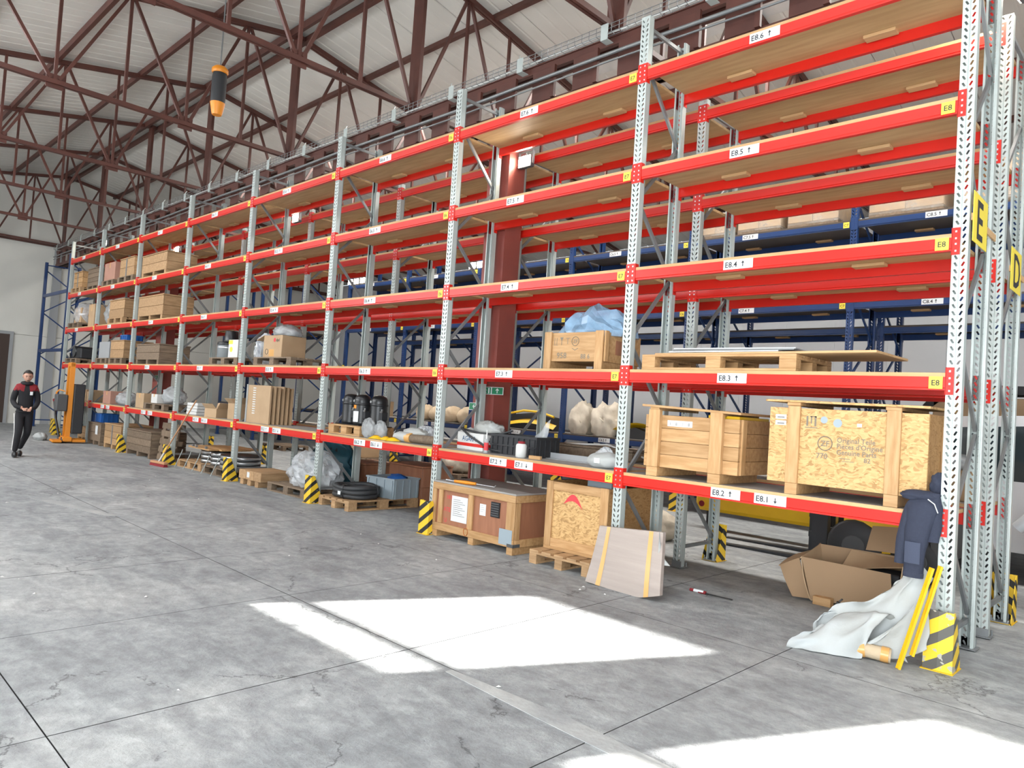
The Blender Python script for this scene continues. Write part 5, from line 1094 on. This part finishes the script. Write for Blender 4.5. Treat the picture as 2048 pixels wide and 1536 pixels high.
# local frame: faces -y (towards the camera side); x to the figure's left
pel = pv((0, 0, .92), (.130, .10)); bel = pv((0, -.01, 1.06), (.135, .115), pel); ch = pv((0, -.02, 1.24), (.150, .125), bel); sh = pv((0, -.02, 1.40), (.115, .10), ch)
nk = pv((0, -.045, 1.49), (.058, .058), sh)
for s in (-1, 1):
    a = pv((s * .135, -.02, 1.395), .072, sh); b = pv((s * .185, -.01, 1.27), .064, a)
    if s > 0: c = pv((.205, -.03, 1.10), .056, b); d = pv((.15, -.18, .99), .045, c); e_ = pv((.06, -.24, .97), .034, d)
    else: c = pv((-.21, .0, 1.10), .056, b); d = pv((-.16, -.17, 1.0), .045, c); e_ = pv((-.05, -.24, .98), .034, d)
for s in (-1, 1):
    hpt = pv((s * .07, 0, .84), .098, pel)
    if s < 0: kn = pv((-.085, -.14, .48), .070, hpt); an = pv((-.12, -.12, .10), .048, kn)
    else: kn = pv((.075, -.04, .48), .070, hpt); an = pv((-.02, .18, .14), .048, kn)
vs, fs = skinned(PV, PE, PR)
mb = MB(); mb.add(vs, fs, 0, True)
for i, f in enumerate(mb.f):
    c = Vector((0, 0, 0))
    for v in f: c += Vector(mb.v[v])
    c /= len(f)
    if c.z > 1.475 and abs(c.x) < .09: mb.m[i] = 2
    elif c.z > 1.33 and abs(c.x) > .05: mb.m[i] = 1
    elif c.z < .88: mb.m[i] = 3
    elif abs(c.x) < .09 and c.y < -.2 and c.z < 1.02: mb.m[i] = 2
person = tag(link('person', None, None, (-15.8, -2.2, 0), (0, 0, 1.45)), 'person in dark jacket with red shoulders and dark trousers walking down the aisle', 'person')
body = part('body', mb, ['fabric_black', 'fabric_red', 'skin', 'fabric_black'], person)
hd = MB(); hd.blob((0, 0, 0), (.078, .098, .118), 18, .0, 1)
for i, v in enumerate(hd.v):
    x, y, z = v
    if z < -.03: x *= 1 - .9 * (-.03 - z) * 2.2; y -= .012 * (-.03 - z) / .09
    if y < -.07 and abs(x) < .018 and -.045 < z < .015: y -= .022 * (1 - abs(x) / .018) * (1 - abs(z + .025) / .04 if z < .015 else 0)
    if y < -.06 and .005 < z < .03 and .012 < abs(x) < .05: y += .008
    hd.v[i] = (x, y, z)
for s in (-1, 1): hd.blob((s * .08, .005, -.005), (.012, .022, .032), 8, .1, 2)
hm = Matrix.Rotation(.28, 4, 'X'); 
head = part('head', hd, 'skin', body, (0, -.075, 1.615), (.30, 0, 0))
body_h = MB()
# hair cap
hr = MB(); hr.grid(lambda u, v: (.084 * math.sin(v * 1.55) * math.sin(2 * math.pi * u), .012 + .100 * math.sin(v * 1.55) * math.cos(2 * math.pi * u) , .014 + .112 * math.cos(v * 1.55) + (.075 * max(0, min(1, (v - .45) / .4)) * max(0, min(1, -math.cos(2 * math.pi * u) * 1.6)))), 24, 8)
part('hair', hr, 'hair', body, (0, -.075, 1.615), (.30, 0, 0))
fc = MB()
for s in (-1, 1): fc.blob((s * .030, -.083, .006), (.013, .008, .006), 6, 0, 1); fc.bar((s * .016, -.091, .028), (s * .046, -.083, .028), .008, .006)
fc.blob((0, -.090, -.062), (.024, .008, .006), 6, 0, 1)
part('face_features', fc, 'hair', body, (0, -.075, 1.615), (.30, 0, 0))
part('collar', MB().tube([(.085 * math.sin(t * math.pi / 8), -.04 + .075 * math.cos(t * math.pi / 8), 1.475 - .012 * math.cos(t * math.pi / 8 + math.pi)) for t in range(16)], .028, 8, 0, True), 'fabric_black', body)
def hand(c, s):
    m = MB(); m.blob((c[0], c[1] - .03, c[2] - .01), (.035, .045, .022), 10, .05, 2)
    for i in range(4):
        x = c[0] - s * (.022 - .015 * i) ; L = (.055, .064, .06, .048)[i]
        m.tube([(x, c[1] - .06, c[2] - .01), (x - s * .008, c[1] - .06 - L * .55, c[2] - .022), (x - s * .015, c[1] - .06 - L * .75, c[2] - .045)], [.009, .0085, .0065], 7)
    m.tube([(c[0] - s * .03, c[1] - .01, c[2]), (c[0] - s * .055, c[1] - .04, c[2] + .006), (c[0] - s * .05, c[1] - .07, c[2] + .004)], [.011, .010, .008], 7)
    part('hand', m, 'skin', body)
hand((.05, -.245, .965), 1); hand((-.04, -.245, .975), -1)
for nm, (x, y, z, pr) in (('shoe', (-.12, -.15, 0, 0)), ('shoe', (-.02, .14, .0, .25))):
    m = MB(); m.blob((x, y - .045, .055), (.052, .14, .062), 12, .04, 2, 0, 0, .004); part(nm, m, 'black', body)
part('side_stripe', MB().tube([(-.168, -.01, .86), (-.152, -.13, .50), (-.168, -.12, .14)], .010, 6), 'white', body)
part('badge', MB().cbox(.05, -.152, 1.24, .10, -.146, 1.31, .004), 'label_white', body)
part('hem', MB().tube([(.138 * math.cos(t * math.pi / 8), -.005 + .115 * math.sin(t * math.pi / 8), .90) for t in range(16)], .02, 8, 0, True), 'fabric_black', body)

# ================================================================ BEHIND THE RED RACKS
# signs on the column
def sign(label, loc, arrows):
    T = thing('exit_sign', label, 'sign', loc, 0, 'green signs on the columns'); w = .11 * len(arrows)
    part('plate', MB().cbox(-w, -.004, -.05, w, 0, .05, .001).box(-w + .005, -.0046, -.045, w - .005, -.004, .045), 'label_white', T)
    for i, a in enumerate(arrows):
        x = -w + .11 + .22 * i; part('panel', MB().box(x - .10, -.0055, -.043, x + .10, -.0046, .043), 'green_sign', T); mb = MB(); y = -.0062
        if a == 'run': mb.lathe([(.009, 0), (.009, .0005)], 10, 0, (x + .0, y, .028), 'y').bar((x, y, .016), (x - .006, y, -.008), .001, .014).bar((x - .006, y, -.008), (x - .028, y, -.03), .001, .008).bar((x - .004, y, -.008), (x + .02, y, -.028), .001, .008).bar((x, y, .014), (x + .026, y, .002), .001, .006).bar((x, y, .012), (x - .026, y, .006), .001, .006).box(x + .05, y, -.035, x + .075, y + .0004, .035)
        else:
            st = len(mb.v); mb.bar((0, y, -.03), (0, y, .028), .001, .012).bar((0, y, .03), (-.026, y, .004), .001, .011).bar((0, y, .03), (.026, y, .004), .001, .011)
            mb.rot({'up': 0, 'left': -math.pi / 2}[a], 'Y', (0, 0, 0)); mb.move(x, 0, 0)
        part('pictogram', mb, 'label_white', T)
sign('green exit sign with running figure and up arrow on the nearer column', (-5.50, YB - .151, 1.82), ['run', 'up'])
sign('green arrow sign pointing left on the nearer column', (-5.80, YB - .157, 1.60), ['left']); sign('green arrow sign pointing left on the farther column', (-17.35, YB - .151, 1.80), ['left'])
# crates on the floor of the rear rack
crate('reddish brown crate on the floor under the rear red rack, left one', -9.62, -8.92, 1.28, 1.9, 0, .52, 2, 'ply_red', base=False); crate('reddish brown crate on the floor under the rear red rack, right one', -8.24, -7.40, 1.28, 1.9, 0, .62, 2, 'ply_red', base=False)
bag('sack', 'white lumpy sack on the floor behind the nearer column', 'sack', (-5.05, 2.5, 0), (.45, .30, .22), 'sack', 51); bag('sack', 'second white sack on the floor beside the aisle guard', 'sack', (-4.1, 2.55, 0), (.40, .28, .20), 'sack', 53)
pallet('pallet on the floor across the back aisle, left one', (-10.6, 4.75, 0), 0, 1.2, .8, 'pallet_old'); bag('sack', 'pale sack heap on the back aisle pallet', 'sack', (-10.5, 4.75, .146), (.42, .30, .26), 'sack', 55)
pallet('pallet on the floor across the back aisle, middle one', (-14.2, 4.75, 0), .05, 1.2, .8, 'pallet_old'); carton('brown carton on the middle back aisle pallet', (-14.2, 4.75, .146), (.8, .6, .42), .05)
pallet('pallet on the floor across the back aisle, far one', (-17.9, 4.7, 0), 0, 1.2, .8, 'pallet_old')
# goods on the low shelf of the blue rack
ZC = 1.12 + .061
for i, (x, y, r, nm) in enumerate(((-7.86, 5.72, (.24, .24, .34), 'left'), (-7.22, 5.70, (.30, .26, .36), 'right'))):
    T = thing('sack', 'white cloth sack slumped on the blue rack shelf, %s of two' % nm, 'sack', (x, y, ZC), 0, 'white sacks'); part('sack', MB().blob((0, 0, r[2] * .75), r, 20, .34, 1.5, 60 + i, 0, 0, True), 'sack', T); part('mouth', MB().tube([(-.10, -r[1] * .8, .22), (0, -r[1] * .98, .35), (.12, -r[1] * .85, .25), (.05, -r[1] * .9, .12)], .02, 6, 0, True), 'sack', T)
T = thing('bumper_part', 'yellow curved bumper part on the blue shelf beside the sacks', 'bumper', (-6.5, 5.65, ZC), .1); part('shell', MB().grid(lambda u, v: (-.45 + .9 * u, -.12 + .25 * v, .03 + .28 * math.sin(math.pi * (.15 + .6 * u)) * (1 - .35 * v)), 14, 6), 'yellow', T); part('core', MB().prism([(-.42, 0), (.42, 0), (.36, .12), (0, .22), (-.36, .12)], -.08, .22, 'y'), 'black_matte', T)
T = thing('bumper_part', 'yellow and black curved bumper on the blue shelf behind the nearer column', 'bumper', (-9.25, 5.70, ZC), -.05); part('shell', MB().grid(lambda u, v: (-.75 + 1.5 * u, -.10 + .10 * v, .04 + .09 * v + .10 * math.sin(math.pi * u)), 16, 4), 'yellow', T); part('core', MB().prism([(-.7, 0), (.7, 0), (.62, .28), (0, .36), (-.62, .30)], .0, .25, 'y'), 'black_matte', T); part('top_rim', MB().tube([(-.68, -.02, .32), (-.2, -.05, .40), (.3, -.05, .39), (.68, -.02, .30)], .025, 8), 'yellow', T)
for i in range(4): bag('paper_bag', 'brown paper bag lying on the blue shelf, %s from the left' % ORD[i], 'bag', (-12.9 + .52 * i, 5.74, ZC), (.235, .24, .20), 'paper', 70 + i, .18, 2.4, True, 'paper bags on the blue shelf', 12)
for i, (x, w, h) in enumerate(((-14.9, .5, .40), (-15.6, .45, .30), (-5.0, .55, .42))): carton('brown carton on the low blue shelf, %s' % ('beside the rack end', 'leftmost', 'right of the yellow bumper')[i], (x, 5.80, ZC), (w, .45, h), .05, 'card')
# wrapped pallet loads on the fifth level of the blue rack
for i, (x, w, h, m) in enumerate(((-5.05, .70, .46, 'card'), (-4.25, .75, .62, 'card'), (-3.35, .80, .80, 'card'), (-2.0, 1.0, .60, 'card'), (-.8, .95, .66, 'card'), (.6, .9, .7, 'card'))):
    T = thing('wrapped_load', 'film wrapped carton load on the upper blue shelf, %s from the left' % ORD[i], 'load', (x, 5.98, 4.801), 0, 'wrapped loads on the upper blue shelf')
    n = 2
    for a in range(n):
        for b in range(2): part('carton', MB().cbox(-w / 2 + a * w / n + .003, -.40, .10 + b * (h - .10) / 2 + .003, -w / 2 + (a + 1) * w / n - .003, .38, .10 + (b + 1) * (h - .10) / 2 - .003, .006), m, T)
    part('wrap', MB().cbox(-w / 2 - .008, -.41, .05, w / 2 + .008, .39, h + .006, .02), 'film_thin', T); part('base', MB().box(-w / 2, -.4, 0, w / 2, .38, .10), 'pallet_old', T)
# letter plate on the blue rack end
T = thing('row_sign', 'small yellow plate with black letter F on the blue rack end', 'sign', (-16.42, 5.44, 2.1), 0, 'row signs'); part('plate', MB().cbox(-.20, -.012, 0, .12, -.006, .42, .002), 'tag_yellow', T); part('letter', MB().text('F', .42, (-.15, -.014, .05)), 'ink', T)
# forklift with forks on the floor, yellow frame beam
T = thing('forklift', 'yellow forklift with black mast and forks lowered to the floor', 'forklift', (-1.80, 3.40, 0), math.pi / 2)
# local frame: forks point to +y which becomes -x in the hall
for s in (-.28, .28): part('fork', MB().prism([(.30, .012), (1.75, .006), (1.75, .012), (.36, .05), (.36, .60), (.30, .60)], s - .06, s + .06, 'x'), 'black_matte', T)
for s in (-.42, .42): part('mast_rail', MB().box(s - .05, .10, .05, s + .05, .28, 1.62), 'black_matte', T)
for z in (.35, .58, 1.52): part('cross_bar', MB().box(-.46, .28, z - .03, .46, .32, z + .03), 'black_matte', T)
part('body', MB().prism([(-.95, .30), (-.1, .25), (-.1, .75), (-.3, .92), (-.7, .98), (-.95, .95)], -.52, .52, 'x'), 'yellow', T); part('counterweight', MB().cbox(-.54, -1.15, .25, .54, -.95, 1.0, .05), 'grey_dark', T)
part('seat', MB().cbox(-.25, -.85, .98, .25, -.45, 1.08, .03).cbox(-.25, -.9, 1.08, .25, -.8, 1.30, .03), 'black_matte', T)
for x, y, r in ((-.46, -.22, .30), (.46, -.22, .30), (-.46, -.85, .25), (.46, -.85, .25)):
    w = part('wheel', MB().lathe([(.12, -.09), (r - .03, -.09), (r, -.06), (r, .06), (r - .03, .09), (.12, .09)], 20, 0, (x, y, r), 'x'), 'rubber', T); part('hub', MB().lathe([(.12, -.095), (.14, -.08), (.14, .08), (.12, .095)], 14, 0, (x, y, r), 'x'), 'grey_dark', w)
T = thing('truck_bumper', 'long yellow steel bumper beam with red lamps behind the rear rack', 'bumper', (-3.28, 4.2, .27)); part('beam', MB().cbox(-1.02, -.12, 0, 1.02, .12, .42, .05), 'yellow', T)
for x in (-.9, .88): part('lamp', MB().lathe([(.045, -.128), (.045, -.12)], 14, 0, (x, 0, .10), 'y'), 'fabric_red', T)
for x in (-.8, .8): part('leg', MB().box(x - .05, -.05, -.27, x + .05, .05, 0), 'black_matte', T)
# white car beyond the forklift
T = thing('car', 'white car parked beyond the racks, seen between the near posts', 'car', (.35, 5.0 - .55, 0), 0)
prf = [(-2.0, .35), (-2.0, .95), (-1.55, 1.12), (-.95, 1.85), (.8, 1.95), (1.6, 1.85), (1.9, 1.1), (1.9, .35)]
T.location = (-.20, 4.78, 0); part('body', MB().prism(prf, -.65, .62, 'y'), 'car_white', T)
part('side_window', MB().prism([(-1.35, 1.15), (-.85, 1.72), (.2, 1.8), (.2, 1.15)], -.656, -.652, 'y'), 'glass_dark', T); part('side_window', MB().prism([(.28, 1.15), (.28, 1.8), (1.35, 1.74), (1.5, 1.15)], -.656, -.652, 'y'), 'glass_dark', T); part('windscreen', MB().add([(-1.56, -.58, 1.14), (-1.56, .56, 1.14), (-.98, .54, 1.85), (-.98, -.56, 1.85)], [(0, 3, 2, 1)]).move(-.006, 0, .006), 'glass_dark', T)
for x in (-1.3, 1.2):
    w = part('wheel', MB().lathe([(.16, -.1), (.30, -.1), (.33, -.07), (.33, .07), (.30, .1), (.16, .1)], 20, 0, (x, -.60, .33), 'y'), 'rubber', T); part('rim', MB().lathe([(.02, -.105), (.19, -.10), (.19, -.06)], 16, 0, (x, -.60, .33), 'y'), 'alu', w)
part('wheel_arch', MB().tube([(-1.72, -.67, .36), (-1.6, -.67, .66), (-1.3, -.67, .78), (-1.0, -.67, .66), (-.88, -.67, .36)], .035, 8), 'grey_dark', T); part('door_line', MB().box(.235, -.657, .40, .245, -.651, 1.8), 'grey_dark', T); part('mirror', MB().cbox(-1.15, -.80, 1.16, -1.0, -.657, 1.32, .03), 'black', T)
# orange machine at the right edge
T = thing('orange_machine', 'orange machine with grey fender and black tyre at the right edge', 'machine', (.62, 2.95, 0)); part('body', MB().cbox(-.55, -.35, .45, .9, .55, 1.05, .05), 'orange_dark', T); part('fender', MB().tube([(-.62, -.40, .78), (-.35, -.40, 1.10), (.1, -.40, 1.22), (.6, -.40, 1.20)], .06, 8), 'grey_paint', T); part('tyre', MB().lathe([(.18, -.12), (.38, -.12), (.42, -.08), (.42, .08), (.38, .12), (.18, .12)], 22, 0, (-.05, -.30, .42), 'y'), 'rubber', T); part('hub', MB().lathe([(.02, -.13), (.18, -.125), (.18, .0)], 14, 0, (-.05, -.30, .42), 'y'), 'orange', T)
part('cab', MB().cbox(.0, -.30, 1.06, .85, .50, 1.9, .06), 'white', T); part('cab_window', MB().box(.08, -.306, 1.25, .78, -.301, 1.8), 'glass_dark', T); part('underframe', MB().box(-.5, -.2, .20, .85, .4, .45), 'black_matte', T)
# timber on the rear rack's low shelf near end
T = carton('brown carton with dark letters on the lowest rear shelf near the end', (-.42, 1.60, 1 + SH), (.55, .45, .26), 0, 'card'); part('print', MB().text('(JPAL', .09, (-.12, -.2265, .10)), 'ink', T)
single('plastic_bag', MB().blob((0, 0, .06), (.22, .16, .08), 12, .3, 3, 81, 0, 0, True), 'film_dull', 'clear film on the carton near the end of the rear shelf', 'film', (-.42, 1.60, 1 + SH + .262))
single('bent_rod', MB().tube([(-.9, 0, .0), (-.85, 0, .10), (.1, .02, .16), (.75, .05, .02)], .012, 6), 'white', 'white bent metal rod on the low rear shelf behind the padded bag', 'rod', (-4.2, 1.5, 1 + SH + .012))
crate('flat brown tray on the low rear shelf behind the grey profile', -4.9, -3.6, 1.35, 1.85, 1 + SH, .14, 1, 'pallet_old', base=False)
# dark long truck body on the upper blue shelf at right
T = thing('dark_fairing', 'black moulded fairing lying on cartons beyond the near posts', 'fairing', (-1.3, 7.3, 1.12 + .061)); part('shell', MB().prism([(-.7, .9), (-.5, 1.15), (-.1, 1.25), (1.2, 1.22), (1.2, 1.12), (.0, 1.1), (-.45, .98), (-.6, .85)], -.4, .3, 'y'), 'black_matte', T); part('carton', MB().cbox(-.55, -.4, 0, 1.2, .4, 1.05, .01), 'card', T)

# small white scraps strewn over the concrete
mb = MB(); rs = random.Random(3)
for i in range(26):
    x, y = rs.uniform(-12.5, -1.2), rs.uniform(-4.6, -.4); r = rs.uniform(.008, .022); a = rs.uniform(0, 3)
    mb.add([(x + r * math.cos(a), y + r * math.sin(a), .001), (x - r * math.sin(a) * .7, y + r * math.cos(a) * .7, .003), (x - r * math.cos(a), y - r * math.sin(a), .001), (x + r * math.sin(a) * .6, y - r * math.cos(a) * .6, .003), (x, y, .006 + r * .3)], [(0, 1, 4), (1, 2, 4), (2, 3, 4), (3, 0, 4), (3, 2, 1, 0)])
tag(single('debris', mb, 'white', 'tiny white scraps strewn over the bare concrete floor', 'debris'), kind='stuff')
